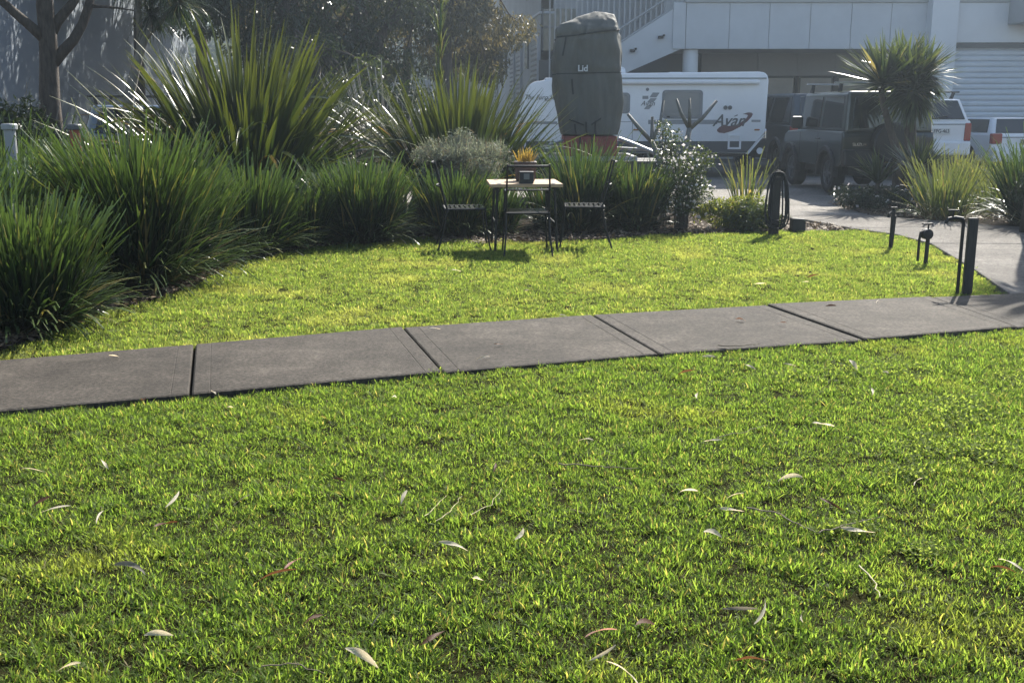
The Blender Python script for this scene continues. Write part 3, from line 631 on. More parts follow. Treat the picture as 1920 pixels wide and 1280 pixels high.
def car(name, label, loc, rz, paint, L=4.6, Wd=1.85, H=1.75, belt=1.05, sill=.42, hood=1.6, wr=.35, front_ax=.85, rear_ax=.95, gh=(0.05, 1.55, .12, .65), inset=.13, flare=None, plate=None, plate_m=M_platey,
        plate_x=0., plate_z=.85, rack=False, lamp=(.75, 1.1, .16), spare=False, side_cuts=((.03, .47), (.53, .97)), rear_cut=(.1, .9, .12, .9), wiper=True, lamp_low=False, badge=None, tip=.06):
    """x right, y forward; gh = (rear offset, front offset, roof rear offset, roof front extra)"""
    t = thing(name, label, 'car', loc, rz)
    yr, yf = -L / 2, L / 2; hw = Wd / 2
    yra, yfa = yr + rear_ax, yf - front_ax; ar = wr * 1.16
    def arc(c): return [(c + ar * math.cos(a), max(sill - .02, wr + ar * math.sin(a))) for a in [R(180 - 180 * k / 12) for k in range(13)] if wr + ar * math.sin(a) > sill - .04]
    P = [(yr + .03, sill + .06), (yr + .1, sill)] + arc(yra) + arc(yfa) + [(yf - .12, sill), (yf - .02, sill + .1), (yf, belt - .35), (yf - .08, belt - .1), (yf - .25, belt - .04), (yf - hood, belt), (yr + .02, belt), (yr, belt - .1)]
    MB().prism(P, -hw, hw, 'x').build('body', paint, t, bevel=.035, seg=3, smooth=False)
    MB().box(-hw + .18, hw - .18, yr + .15, yf - .2, sill - .14, sill + .12).build('underbody', M_blackpl, t)
    br, bf = yr + gh[0], yf - gh[1]; rr, rf = br + gh[2], bf - gh[3]; ti = inset
    B = [Vector((-hw + .03, br, belt)), Vector((hw - .03, br, belt)), Vector((hw - .03, bf, belt)), Vector((-hw + .03, bf, belt))]
    T = [Vector((-hw + ti, rr, H)), Vector((hw - ti, rr, H)), Vector((hw - ti, rf, H)), Vector((-hw + ti, rf, H))]
    mb = MB().add([b - Vector((0, 0, .03)) for b in B] + T, [(0, 3, 2, 1), (4, 5, 6, 7), (0, 1, 5, 4), (1, 2, 6, 5), (2, 3, 7, 6), (3, 0, 4, 7)])
    mb.build('cabin', paint, t, bevel=tip, seg=3)
    rear = [B[0], B[1], T[1], T[0]]; left = [B[3], B[0], T[0], T[3]]; right = [B[1], B[2], T[2], T[1]]; front = [B[2], B[3], T[3], T[2]]
    pane(rear, rear_cut[0], rear_cut[1], rear_cut[2], rear_cut[3], .008, .03).build('rear_window', M_glass, t, bevel=.006, seg=1)
    pane(front, .06, .94, .08, .92, .008, .03).build('windscreen', M_glass, t)
    for (sd_, fl) in ((left, True), (right, False)):
        for (u0, u1) in side_cuts:
            w0, w1 = (1 - u1, 1 - u0) if not fl else (u0, u1)
            pane(sd_, w0, w1, .08, .88, .008, .03).build('side_window', M_glass, t, bevel=.004, seg=1)
    for s in (-1, 1):
        for yy in (yra, yfa):
            wheel(t, (s * (hw - .13), yy, wr), wr, .22, s, M_steel if flare is None else M_dgrey)
            if flare is not None:
                o_, i_ = ar + .07, ar - .02; q = [(yy + o_ * math.cos(R(a)), wr + o_ * math.sin(R(a))) for a in range(-8, 189, 14)] + [(yy + i_ * math.cos(R(a)), wr + i_ * math.sin(R(a))) for a in range(188, -9, -14)]
                d0, d1 = sorted((s * (hw - .05), s * (hw + .05))); MB().prism(q, d0, d1, 'x').build('wheel_arch_flare', flare, t, bevel=.012, seg=1)
        MB().box(s * (hw + .03) - .03 if s > 0 else -hw - .22, s * (hw + .22) if s > 0 else -hw - .0, bf + .0 - .35, bf - .27, belt + .02, belt + .24).build('mirror', M_blackpl, t, bevel=.03)
        MB().box(min(s * hw, s * (hw + .025)), max(s * hw, s * (hw + .025)), (br + bf) / 2 - .1, (br + bf) / 2 + .1, belt - .16, belt - .13).build('door_handle', M_blackpl, t, bevel=.008, seg=1)
        if not lamp_low:
            MB().box(min(s * (hw - lamp[2]), s * (hw + .01)), max(s * (hw - lamp[2]), s * (hw + .01)), yr - .02, yr + .1, lamp[0], lamp[1]).build('tail_lamp', M_lampred, t, bevel=.025)
        else:
            l = MB().box(min(s * (hw - .38), s * (hw - .06)), max(s * (hw - .38), s * (hw - .06)), yr - .06, yr + .05, .6, .70).build('tail_lamp', M_lampred, t, bevel=.015)
            MB().box(min(s * (hw - .25), s * (hw - .14)), max(s * (hw - .25), s * (hw - .14)), yr - .07, yr + .05, .605, .695).build('reversing_lens', M_lampclear, l, bevel=.01)
        MB().box(min(s * (hw - .4), s * (hw - .1)), max(s * (hw - .4), s * (hw - .1)), yf - .1, yf + .02, .68, .84).build('head_lamp', M_lampclear, t, bevel=.03)
        # door seam lines
        ys = (br + bf) / 2 + .02
        for yy in (ys, ys + 1.0):
            MB().box(min(s * hw, s * (hw + .003)), max(s * hw, s * (hw + .003)), yy - .005, yy + .005, sill + .1, belt - .05).build('door_seam', M_blackpl, t)
    MB().box(-hw + .01, hw - .01, yr - .09, yr + .05, sill + .01, sill + .30).build('rear_bumper', M_blackpl if flare is not None else paint, t, bevel=.04, seg=2)
    MB().box(-hw + .01, hw - .01, yf - .06, yf + .09, sill + .01, sill + .26).build('front_bumper', M_blackpl if flare is not None else paint, t, bevel=.04, seg=2)
    MB().box(-hw + .12, hw - .12, yr - .006, yr + .0, belt - .085, belt - .07).build('tailgate_seam', M_blackpl, t)
    if plate:
        py = yr - (.1 if plate_z < sill + .32 else .012)
        pl = MB().box(plate_x - .19, plate_x + .19, py - .006, py + .01, plate_z - .06, plate_z + .06).build('number_plate', plate_m, t, bevel=.003, seg=1)
        text(plate, .105, M_ink, pl, 'plate_lettering', upright(plate_x, py - .008, plate_z), sx=.92, extrude=.001, bold=.001)
    if wiper: MB().tube([bil(rear, .5, .1) + Vector((0, -.02, 0)), bil(rear, .72, .22) + Vector((0, -.03, 0))], .01, 6).build('wiper', M_blackpl, t)
    if badge: text(badge[0], .075, M_chrome, t, 'badge', upright(badge[1], yr - .004, badge[2]), extrude=.003, sx=1.1)
    if rack:
        for yy in (rr + .45, rf - .35):
            MB().box(-hw - .02, hw + .02, yy - .035, yy + .035, H + .13, H + .16).build('roof_bar', M_steel if flare is not None else M_blackpl, t, bevel=.008, seg=1)
            for s in (-1, 1):
                MB().prism([(s * (hw - ti) - .03, H - .01), (s * (hw - ti) + .03, H - .01), (s * (hw - .1) + .025, H + .129), (s * (hw - .1) - .025, H + .129)], yy - .03, yy + .03).build('roof_bar_foot', M_blackpl, t)
    if spare:
        MB().lathe([(.30, -.20), (.335, -.17), (.335, -.01), (.28, 0)], 28, 'y', (.02, yr, .90)).build('spare_wheel_cover', M_blackpl, t)
    return t
M_jim = mat('dark green grey paint', (0.022, 0.030, 0.030), .3, coat=.7)
M_dkblue = mat('dark blue grey paint', (0.035, 0.045, 0.055), .3, coat=.6)
M_silver = mat('silver blue paint', (0.22, 0.27, 0.33), .3, .5, coat=.6)
jl = Vector((*g(1556, 361), 0)); jr = R(3.2)
jc = jl + Matrix.Rotation(jr, 3, 'Z') @ Vector((.70, .93, 0))
jim = car('off_road_car', 'boxy dark green grey off-roader with black arch flares and roof bars behind the yucca', jc, jr, M_jim, L=3.3, Wd=1.6, H=1.75, belt=1.08, sill=.48, hood=1.1, wr=.35, front_ax=.55, rear_ax=.72,
          gh=(.0, .86, .04, .16), inset=.08, flare=M_blackpl, plate='EUB-57A', plate_x=.12, plate_z=.62, rack=True, spare=True, side_cuts=((.06, .46), (.52, .93)), lamp_low=True, badge=('SUZUKI', -.48, .86), rear_cut=(.08, .92, .08, .86), tip=.05)
c2 = ax(1492, 25.5)
car('dark_pickup', 'dark blue grey four wheel drive parked between the caravan and the boxy off-roader', (c2 + .25, 26.6, 0), R(6), M_dkblue, L=4.7, Wd=1.85, H=1.80, belt=1.1, gh=(.1, 1.5, .2, .6), flare=M_dgrey)
car('white_four_wheel_drive', 'white four wheel drive with roof rack and tall tailgate by the roller door', (ax(1808, 22.6) - .85, 24.9, 0), R(5), M_white, L=4.6, Wd=1.72, H=1.66, belt=1.22, sill=.5, gh=(.0, 1.5, .22, .7), inset=.16, plate='FPG-463', plate_m=M_platew,
    plate_x=.22, plate_z=1.0, rack=True, rear_cut=(.06, .94, .06, .93), lamp=(.80, 1.17, .13), wr=.38)
car('white_wagon', 'white wagon with large red tail lamps parked at an angle before the roller door', (ax(1858, 24) + .83 - .3, 26.1, 0), R(9), M_white, L=4.3, Wd=1.72, H=1.27, belt=.92, sill=.3, gh=(.08, 1.45, .22, .75), inset=.18, plate='CR-71-AB',
    plate_x=.02, plate_z=.74, lamp=(.70, .93, .24), wr=.31, rear_cut=(.06, .94, .06, .92), side_cuts=((.06, .40), (.46, .93)))
car('silver_estate', 'silver blue estate car with roof rails parked before the blue grey hall', (ax(205, 18.6) + .35, 20.2, 0), R(8), M_silver, L=4.6, Wd=1.8, H=1.52, belt=1.0, gh=(.05, 1.5, .3, .75), rack=True, plate='BX-42-KT', plate_x=.1, plate_z=.78, lamp=(.8, 1.0, .2))
car('white_hatchback', 'white hatchback mostly hidden behind the big flax clump and bare sticks', (ax(690, 24), 25.5, 0), R(60), M_white, L=4.1, Wd=1.72, H=1.46, belt=.95, gh=(.08, 1.3, .3, .7))

# ------------------------------------------------------------------ garden furniture
M_plank = mat('weathered pine', (0.46, 0.30, 0.17), .65, vary=.22, vscale=5, bump=.3, bscale=40, stretch=(1, 6, 6))
tcx, tcy = ax(982, 11.65), 11.65
tb = thing('garden_table', 'small pine topped garden table with black metal legs at the edge of the lawn', 'table', (tcx, tcy, SOILZ), R(4))
TZ = .72
for k in range(5): MB().box(-.385, .385, -.40 + k * .16 + .003, -.40 + (k + 1) * .16 - .003, TZ - .035, TZ).build('plank', M_plank, tb, bevel=.004, seg=1)
MB().box(-.34, -.29, -.38, .38, TZ - .06, TZ - .036).box(.29, .34, -.38, .38, TZ - .06, TZ - .036).build('batten', M_black, tb)
for sx in (-1, 1):
    MB().box(sx * .285 - .022, sx * .285 + .022, -.385, -.30, TZ + .0, TZ + .003).box(sx * .285 - .022, sx * .285 + .022, .30, .385, TZ + .0, TZ + .003).build('metal_strip', mat('grey strip', (.15, .15, .16), .4, .5), tb)
    for sy in (-1, 1): MB().tube([(sx * .30, sy * .33, TZ - .05), (sx * .33, sy * .36, 0)], .014, 8).build('leg', M_black, tb)
    MB().tube([(sx * .315, -.345, .3), (sx * .315, .345, .3)], .009, 6).build('stretcher', M_black, tb)
pot = thing('plant_pot', 'brown square pot with yellow orange flowering heath on the pine table', 'plant', (tcx + .02, tcy + .12, SOILZ + TZ))
MB().prism([(-.10, .0), (.10, .0), (.125, .21), (-.125, .21)], -.11, .11).build('pot', mat('brown pot', (.055, .03, .022), .6, vary=.2), pot, bevel=.012)
V, F, a = blades(120, .085, .08, .20, .006, .012, 0, .55, 0, .3, 3, 77, taper=.3)
link('flowers', np_mesh('flowers', V, F, None, a), leafmat('yellow orange flower', (.30, .21, .05), (.38, .25, .06), tip=(.45, .34, .10), trans=.4, tcol=(1.1, 1.05, .7), rough=.6), pot, loc=(0, 0, .19))
bx = thing('black_box', 'small black box with a square label standing on the front of the pine table', 'box', (tcx + .025, tcy - .30, SOILZ + TZ + .001), R(3))
MB().box(-.075, .075, -.06, .06, 0, .125).build('case', M_blackpl, bx, bevel=.008)
MB().box(-.03, .03, -.064, -.0605, .045, .105).build('label_patch', mat('grey label', (.16, .16, .15), .6), bx)

def chair():
    c = thing('garden_chair', 'x', 'chair', (0, 0, SOILZ))
    w, d, sz = .22, .21, .45
    for s in (-1, 1):
        MB().tube([(s * w, d, sz), (s * (w + .005), d + .02, sz * .5), (s * (w + .02), d + .06, 0)], .0095, 8).build('leg', M_black, c)
        MB().tube([(s * w, -d + .02, sz), (s * (w + .005), -d - .02, sz * .5), (s * (w + .03), -d - .09, 0)], .0095, 8).build('leg', M_black, c)
        MB().tube([(s * w, -d + .03, sz - .03), (s * w, -d - .03, sz + .2), (s * (w - .01), -d - .10, sz + .5)], .0095, 8).build('back_post', M_black, c)
        MB().tube([(s * w, d, sz), (s * w, d - .02, sz + .18), (s * w, d - .1, sz + .215), (s * w, -d - .035, sz + .22)], .010, 8).build('arm_rest', M_black, c)
    MB().tube([(-w, -d, sz), (-w, d, sz), (w, d, sz), (w, -d, sz), (-w, -d, sz)], .012, 8).build('seat_frame', M_black, c)
    for k in range(8):
        y = -d + .03 + k * (2 * d - .05) / 7
        MB().box(-w + .005, w - .005, y - .017, y + .017, sz + .008, sz + .014).build('seat_slat', M_blackslat, c)
    n = 8
    MB().tube([(-w + .01 + (2 * w - .02) * k / n, -d - .10 - .03 * math.sin(math.pi * k / n), sz + .48) for k in range(n + 1)], .011, 8).build('top_rail', M_black, c)
    MB().tube([(-w + .01 + (2 * w - .02) * k / n, -d - .05 - .03 * math.sin(math.pi * k / n), sz + .24) for k in range(n + 1)], .009, 8).build('back_rail', M_black, c)
    return c
M_blackslat = mat('dark seat slat', (0.03, 0.03, 0.032), .22, spec=.7)
ch = chair(); ch['label'] = 'black metal garden chair with its back to the lawn, before the pine table'; ch['group'] = 'chairs round the pine table'
ch.location = (ax(988, 11.05), 11.10, SOILZ); ch.rotation_euler.z = R(3)
def no_arms(c):
    for q in list(c.children):
        if q.name.startswith('arm_rest'): bpy.data.objects.remove(q)
c2_ = copy_tree(ch); no_arms(c2_); c2_.location = (ax(868, 11.55), 11.55, SOILZ); c2_.rotation_euler.z = R(-84); c2_['label'] = 'black metal garden chair facing the flower pot from under the grey leaved bush'
c3_ = copy_tree(ch); no_arms(c3_); c3_.location = (ax(1098, 11.8), 11.8, SOILZ); c3_.rotation_euler.z = R(88); c3_['label'] = 'black metal garden chair facing the table with its back to the white flowered shrub'

# ------------------------------------------------------------------ taps, posts and hose
def tap_head(t, z, m=M_black):
    MB().lathe([(.018, 0), (.022, .02), (.022, .05), (.012, .06), (.012, .075)], 12, c=(0, 0, z)).build('tap_body', m, t)
    MB().tube([(0, 0, z + .03), (-.05, -.01, z + .035), (-.08, -.015, z + .02), (-.085, -.015, z - .02)], [.014, .014, .012, .011], 8).build('spout', m, t)
    MB().box(-.045, .045, -.008, .008, z + .075, z + .09).box(-.008, .008, -.045, .045, z + .0755, z + .0895).build('tap_handle', M_black, t, bevel=.003, seg=1)
px, py = g(1813, 545)
p1 = thing('tap_post', 'tall square dark timber post with a tap and pipe at the driveway corner', 'post', (px, py, SOILZ), R(-12))
MB().box(-.035, .035, -.035, .035, 0, .63).build('post', M_post, p1, bevel=.004, seg=1)
MB().tube([(-.075, -.01, 0), (-.075, -.01, .58), (-.08, -.01, .62)], .014, 8).build('pipe', M_black, p1)
tapg = MB().tube([(-.078, -.01, .62), (-.14, -.02, .63), (-.19, -.02, .62), (-.215, -.02, .58)], [.016, .018, .016, .013], 8).build('tap', M_black, p1)
MB().box(-.20, -.12, -.03, -.01, .68, .695).tube([(-.16, -.02, .63), (-.16, -.02, .69)], .008, 6).build('tap_handle', M_black, tapg)
px, py = g(1730, 492)
p2 = thing('water_meter_riser', 'looped black water pipe with a round meter standing in the lawn corner', 'pipe', (px, py, SOILZ), R(10))
MB().tube([(.03, 0, 0), (.035, 0, .25), (.03, 0, .36)], .02, 8).build('riser', M_black, p2)
MB().tube([(-.055, .0, 0.05), (-.055, 0, .26), (-.045, 0, .33), (0, 0, .345), (.03, 0, .34)], .013, 8).build('return_pipe', M_black, p2)
MB().lathe([(.02, -.045), (.05, -.04), (.05, .03), (.03, .045)], 18, 'y', (0.015, 0, .31)).build('meter', M_black, p2)
MB().box(-.03, .07, -.012, .012, .40, .415).tube([(.03, 0, .35), (.03, 0, .41)], .008, 6).build('tap_handle', M_black, p2)
px, py = g(1671, 462)
p3 = thing('garden_tap', 'short tapered black standpipe with a tap in the lawn beside the driveway bend', 'tap', (px, py, SOILZ), R(25))
MB().tube([(-.01, 0, 0), (0, 0, .2), (.005, 0, .37)], [.022, .026, .028], 8).build('standpipe', M_black, p3); tap_head(p3, .37)
px, py = g(1450, 436)
hp = thing('hose_post', 'dark timber post hung with a coiled black garden hose by the bed end', 'hose', (px, py, SOILZ), R(5))
MB().box(-.05, .05, -.05, .05, 0, .74).build('post', M_post, hp, bevel=.006, seg=1)
MB().box(-.09, .09, -.09, -.051, .66, .70).build('hanger', M_black, hp)
rs = random.Random(8)
for k in range(7):
    hw_ = .07 + .012 * k + rs.uniform(-.01, .015); zt_ = .72 + rs.uniform(0, .06); zb_ = .13 + rs.uniform(-.07, .06); yy = -.075 - .012 * (k % 4)
    ptsl = []
    for j in range(29):
        a = 2 * math.pi * j / 28; c_, s_ = math.cos(a), math.sin(a); wob = rs.uniform(-.004, .004)
        zz = (zt_ + zb_) / 2 + (zt_ - zb_) / 2 * (abs(s_) ** .75) * (1 if s_ > 0 else -1); wd = hw_ * (abs(c_) ** .6) * (1 if c_ > 0 else -1) * (1.25 - .45 * (zz - zb_) / (zt_ - zb_))
        ptsl.append((wd + wob + .01 * math.sin(k), yy + .01 * s_, zz))
    MB().tube(ptsl, .0095, 6, cap=False).build('hose_coil', M_rubber, hp, smooth=True)
px, py = g(1495, 429)
st = MB().prism([(-.085, 0), (.085, 0), (.078, .16), (-.078, .17)], -.08, .08).build('timber_stump', M_post, None, bevel=.008, seg=1); st.location = (px, py, SOILZ)
tag(st, 'short sawn dark timber stump at the end of the garden bed', 'stump')
for (nm, x, ytop, Yv, m, lab, r) in (('grey_vent_pipe', 14, 232, 10.8, mat('grey pvc', (.30, .31, .31), .5), 'capped grey plastic vent pipe rising behind the lomandra', .055), ('clay_vent_pipe', 137, 233, 11.6, mat('terracotta', (.30, .085, .045), .7, vary=.2), 'terracotta coloured vent pipe with dark cap among the lomandra', .055)):
    v = thing(nm, lab, 'pipe', (ax(x, Yv), Yv, SOILZ)); zt_ = az(ytop, Yv) - SOILZ
    MB().lathe([(r, 0), (r, zt_ - .05)], 18).build('pipe', m, v)
    MB().lathe([(r + .008, zt_ - .06), (r + .022, zt_ - .055), (r + .022, zt_ - .012), (r + .012, zt_), (.01, zt_ + .002)], 18).build('cap', mat('grey pvc', (.3, .31, .31), .5) if 'grey' in nm else M_dgrey, v)
bxp = MB().box(-.14, .14, -.12, .12, 0, 1.05).build('utility_pillar', M_wallw, None, bevel=.015); bxp.location = (ax(632, 19.5), 19.5, 0); tag(bxp, 'pale grey square utility pillar standing behind the flax leaves', 'pillar')

# ------------------------------------------------------------------ strap leaved plants
def skew(rs, n): return np.clip(rs.rand(n), 0, .995)
M_lom = leafmat('lomandra leaf', (0.007, 0.019, 0.009), (0.024, 0.047, 0.017), tip=(0.105, 0.145, 0.052), trans=.28, tcol=(1.15, 1.32, .55), rough=.3, spec=.5, dry=(.24, .18, .08), dryamt=.10, root=(.07, .055, .03))  # yellow tips brightened, bodies darkened: self-shadow put into the colour
M_lom2 = leafmat('pale lomandra leaf', (0.05, 0.085, 0.03), (0.12, 0.16, 0.05), tip=(0.18, 0.20, 0.08), trans=.34, tcol=(1.4, 1.3, .6), rough=.3, spec=.55, dry=(.32, .26, .13), dryamt=.10, root=(.09, .07, .04))
LEAFV = []
def strap_leaf(L, w, th0, bend, seg, droop, taper, seed, fold=.25, kink=None, rv=None):
    rs = np.random.RandomState(seed); V = []; p = np.zeros(3)
    for i in range(seg + 1):
        s = i / seg; th = th0 + bend * s ** droop
        if kink and s > kink[0]: th = th0 + bend * s ** droop + kink[1]
        d = np.array([math.sin(th), 0, math.cos(th)])
        if i: p = p + d * L / seg
        nrm = np.array([-math.cos(th), 0, math.sin(th)])
        wd = w * (.55 + .45 * min(1, s * 4)) * (1 if s < .45 else max(taper, 1 - ((s - .45) / .55) ** 1.7)) / 2
        tw = .5 * math.sin(seed * 1.7 + s * 2.2); lat = np.array([0, math.cos(tw), 0]) + nrm * math.sin(tw)
        V += [p - lat * wd + nrm * wd * fold, p, p + lat * wd + nrm * wd * fold]
    F = []
    for i in range(seg):
        for k in range(2): a = i * 3 + k; F.append((a, a + 1, a + 4, a + 3))
    n = len(V); return np.array(V), np.array(F), {'rnd': np.full(n, rs.rand() if rv is None else rv), 't': np.repeat(np.linspace(0, 1, seg + 1), 3)}
def leaf_meshes(name, specs, m):
    out = []
    for k, sp in enumerate(specs):
        V, F, a = strap_leaf(*sp[0], **sp[1]); me = np_mesh(name, V, F, None, a, smooth=True); me.materials.append(m); out.append(me)
    return out
LOMV = leaf_meshes('outer_leaf', [((1.0, .011, .45 + .08 * k, .9 + .12 * k, 8, 1.6, .35, 300 + k), {}) for k in range(8)], M_lom)
LOMV2 = leaf_meshes('outer_leaf', [((1.0, .011, .45 + .08 * k, .9 + .12 * k, 8, 1.6, .35, 330 + k), {}) for k in range(8)], M_lom2)
def lomandra(label, loc, h, r, n, seed, outer=26, m=M_lom, ov=LOMV, spread=.62, name='lomandra_tussock', w=(.011, .021), group='lomandra tussocks along the garden bed'):
    t = thing(name, label, 'plant', (*loc, SOILZ), 0, group); rs = random.Random(seed)
    A = [blades(int(n * .78), r * .52, h * .62, h * 1.22, w[0], w[1], .0, spread * .72, .0, .55, 6, seed, taper=.66, radial=.7, power=1.4, twist=.9),
         blades(int(n * .42), r * .50, h * .40, h * 1.0, w[0], w[1], .2, 1.2, .2, 1.2, 6, seed + 1, taper=.5, radial=.7, power=.9, twist=.8)]
    A.append(blades(max(6, int(n * .11)), r * .45, h * 1.0, h * 1.45, w[0], w[1], .0, spread * .8, .0, .5, 6, seed + 2, taper=.5, radial=.6, twist=.9))
    V, F, a = join(A); me = np_mesh('leaves', V, F, None, a); o = link('leaves', me, m, t); o['kind'] = 'stuff'
    for k in range(outer):
        q = link('outer_leaf', ov[rs.randrange(len(ov))], None, t); a_ = rs.uniform(0, 6.283); rr = r * .3 * rs.random()
        q.location = (rr * math.cos(a_), rr * math.sin(a_), 0); q.rotation_euler = (rs.uniform(-.4, .4), rs.uniform(-.4, .25), a_); s = h * rs.uniform(.6, 1.15); q.scale = (s, max(.7, s), s)
    return t
G = g
LIST = [((48, 606), .80, .62, 1500, 'dense dark lomandra tussock spilling onto the lawn beside the concrete path'),
        ((-70, 560), 1.0, .65, 900, 'tall lomandra tussock beyond the dense one that spills to the path'),
        ((80, 520), .98, .62, 1000, 'lomandra tussock before the terracotta vent pipe'),
        ((262, 527), 1.18, .62, 1600, 'big upright lomandra tussock with tall blunt sunlit blades'),
        ((352, 500), .85, .42, 700, 'lomandra tussock with long pale leaves fallen on the grass'),
        ((30, 462), 1.15, .7, 900, 'lomandra tussock around the grey vent pipe'),
        ((470, 470), .95, .50, 1000, 'rounded lomandra tussock before the big flax clump'),
        ((560, 455), .72, .48, 800, 'low lomandra tussock with straw coloured base leaves'),
        ((680, 447), .92, .60, 1300, 'wide fine leaved lomandra tussock below the arching flax leaves'),
        ((620, 425), .9, .5, 700, 'lomandra tussock tucked against the flax base'),
        ((850, 436), .82, .55, 900, 'lomandra tussock under the grey leaved bush behind the garden chair'),
        ((930, 432), .58, .4, 450, 'lomandra tussock behind the pine table'),
        ((1088, 428), 1.15, .42, 480, 'lomandra tussock with stiff upright blades below the red crate'),
        ((1185, 425), .86, .52, 900, 'round dark lomandra tussock beside the white flowered shrub'),
        ((1030, 420), .7, .35, 320, 'slim lomandra tussock behind the flower pot')]
for k, (q, h, r, n, lab) in enumerate(LIST): lomandra(lab, g(*q), h * (.96 if k < 6 else .84), r, int(n * 1.0), 500 + 3 * k, outer=34 if k < 6 else 18)
for k, (q, lab) in enumerate((((-4.75, 7.2), 'lomandra tussock in the bed corner beyond the one that spills to the path'), ((-5.6, 8.6), 'lomandra tussock deep in the bed corner beside the path'), ((-6.4, 10.6), 'lomandra tussock in the bed before the hall'), ((-5.9, 6.6), 'lomandra tussock right against the path edge in the bed corner'))): lomandra(lab, q, .95, .6, 800, 700 + 3 * k, outer=10)
lomandra('spiky pale lomandra tussock with long upright stems beside the driveway tap', g(1768, 408), .76, .5, 260, 601, 22, M_lom2, LOMV2, .75)
lomandra('low pale lomandra tussock at the foot of the white four wheel drive', (g(1850, 372)), .62, .8, 420, 604, 30, M_lom2, LOMV2, .95)
lomandra('sprawling pale lomandra tussock with glinting bent leaves in the side bed', g(1870, 396), .52, .7, 320, 607, 34, M_lom2, LOMV2, 1.1)
lomandra('dense dark lomandra tussock closing the side bed by the driveway', (6.85, 13.95), .95, .6, 800, 610, 30)
lomandra('loose lomandra tussock behind the yucca trunks', g(1800, 368), .7, .6, 260, 613, 20, M_lom2, LOMV2, .9)
lomandra('thin lomandra tuft at the car park edge by the caravan', g(1395, 408), .75, .3, 90, 616, 6, M_lom2, LOMV2, .4)

M_flax = leafmat('flax leaf', (0.012, 0.025, 0.011), (0.032, 0.054, 0.018), tip=(0.13, 0.14, 0.035), trans=.28, tcol=(1.25, 1.3, .5), rough=.28, spec=.55)
M_flaxdry = leafmat('yellowing flax leaf', (0.22, 0.13, 0.02), (0.30, 0.22, 0.05), tip=(0.36, 0.19, 0.03), trans=.5, tcol=(1.3, 1.1, .5), rough=.4)
FU = leaf_meshes('leaf', [((1.0, .026 + .006 * (k % 3), .0 + .02 * k, .05 + .05 * k, 10, 2.2, .05, 400 + k), dict(fold=.35)) for k in range(9)], M_flax)
FA = leaf_meshes('leaf', [((1.0, .019 + .003 * (k % 3), .2, .5 + .22 * k, 14, 2.2, .05, 420 + k), dict(fold=.3, kink=(.6, .5) if k % 3 == 2 else None)) for k in range(7)], M_flax)
FD = leaf_meshes('leaf', [((1.0, .02, .05 + .1 * k, .3 + .5 * k, 10, 2.2, .05, 440 + k), dict(fold=.3)) for k in range(4)], M_flaxdry)
def flax(label, loc, h, r, n, seed, spread=.75, arch=.25, wide=1.0, name='flax_clump', more=0):
    t = thing(name, label, 'plant', (*loc, SOILZ)); rs = random.Random(seed)
    for k in range(n):
        u = rs.random(); a_ = rs.uniform(0, 6.283); rr = r * math.sqrt(u)
        dry = rs.random() < .035
        me = rs.choice(FD) if dry else (rs.choice(FA) if rs.random() < arch * (0.4 + u) else rs.choice(FU))
        q = link('leaf', me, None, t); q.location = (rr * math.cos(a_), rr * math.sin(a_), 0)
        q.rotation_euler = (rs.uniform(-.08, .08), spread * u ** 1.1 + rs.uniform(-.06, .06), a_ + rs.uniform(-.3, .3)); s = h * rs.uniform(.72, 1.05) * (1 - .12 * u); q.scale = (s, s * wide * rs.uniform(.8, 1.2), s)
    if more:
        parts = []
        for k in range(more):
            u = rs.random(); a_ = rs.uniform(0, 6.283); V, F, at_ = strap_leaf(1.0, .030, .02 * (k % 9), .05 + .05 * (k % 9), 8, 2.2, .05, 2000 + k, fold=.35); s = h * rs.uniform(.5, .95)
            Mx = Matrix.Rotation(a_, 3, 'Z') @ Matrix.Rotation(spread * u + rs.uniform(-.06, .06), 3, 'Y'); V = (V * s) @ np.array(Mx).T + np.array([r * u * math.cos(a_), r * u * math.sin(a_), 0]); parts.append((V, F, at_))
        V, F, at_ = join(parts); link('inner_leaves', np_mesh('inner_leaves', V, F, None, at_, smooth=True), M_flax, t)['kind'] = 'stuff'
    return t
flax('big flax clump with tall sword leaves and yellow tips behind the lomandra', (ax(455, 14.2), 14.2), 2.8, .5, 300, 21, .82, .85, more=480)
f2 = flax('smaller flax clump fanning out before the caravan nose', (ax(858, 15.3), 15.3), 2.3, .40, 230, 22, .58, .10, more=170)
MB().tube([(-.25, 0, .6), (-.26, .02, 1.8), (-.22, .02, 2.6), (-.2, 0, 3.3)], [.02, .02, .018, .014], 8).build('flower_stalk', mat('flower stalk', (.09, .13, .05), .5), f2)
V, F, a = blades(60, .03, .15, .4, .01, .02, .1, .5, .0, .5, 4, 91, taper=.2); V[:, 2] += np.repeat(np.random.RandomState(4).uniform(1.6, 3.0, 60), 10)
link('bracts', np_mesh('bracts', V, F, None, a), M_lom2, f2, loc=(-.24, .0, 0))
flax('broad leaved agave rosette between the lomandra and the grey bush', (ax(752, 13.4), 13.4), .85, .12, 16, 23, .95, .2, 6.5, 'agave')

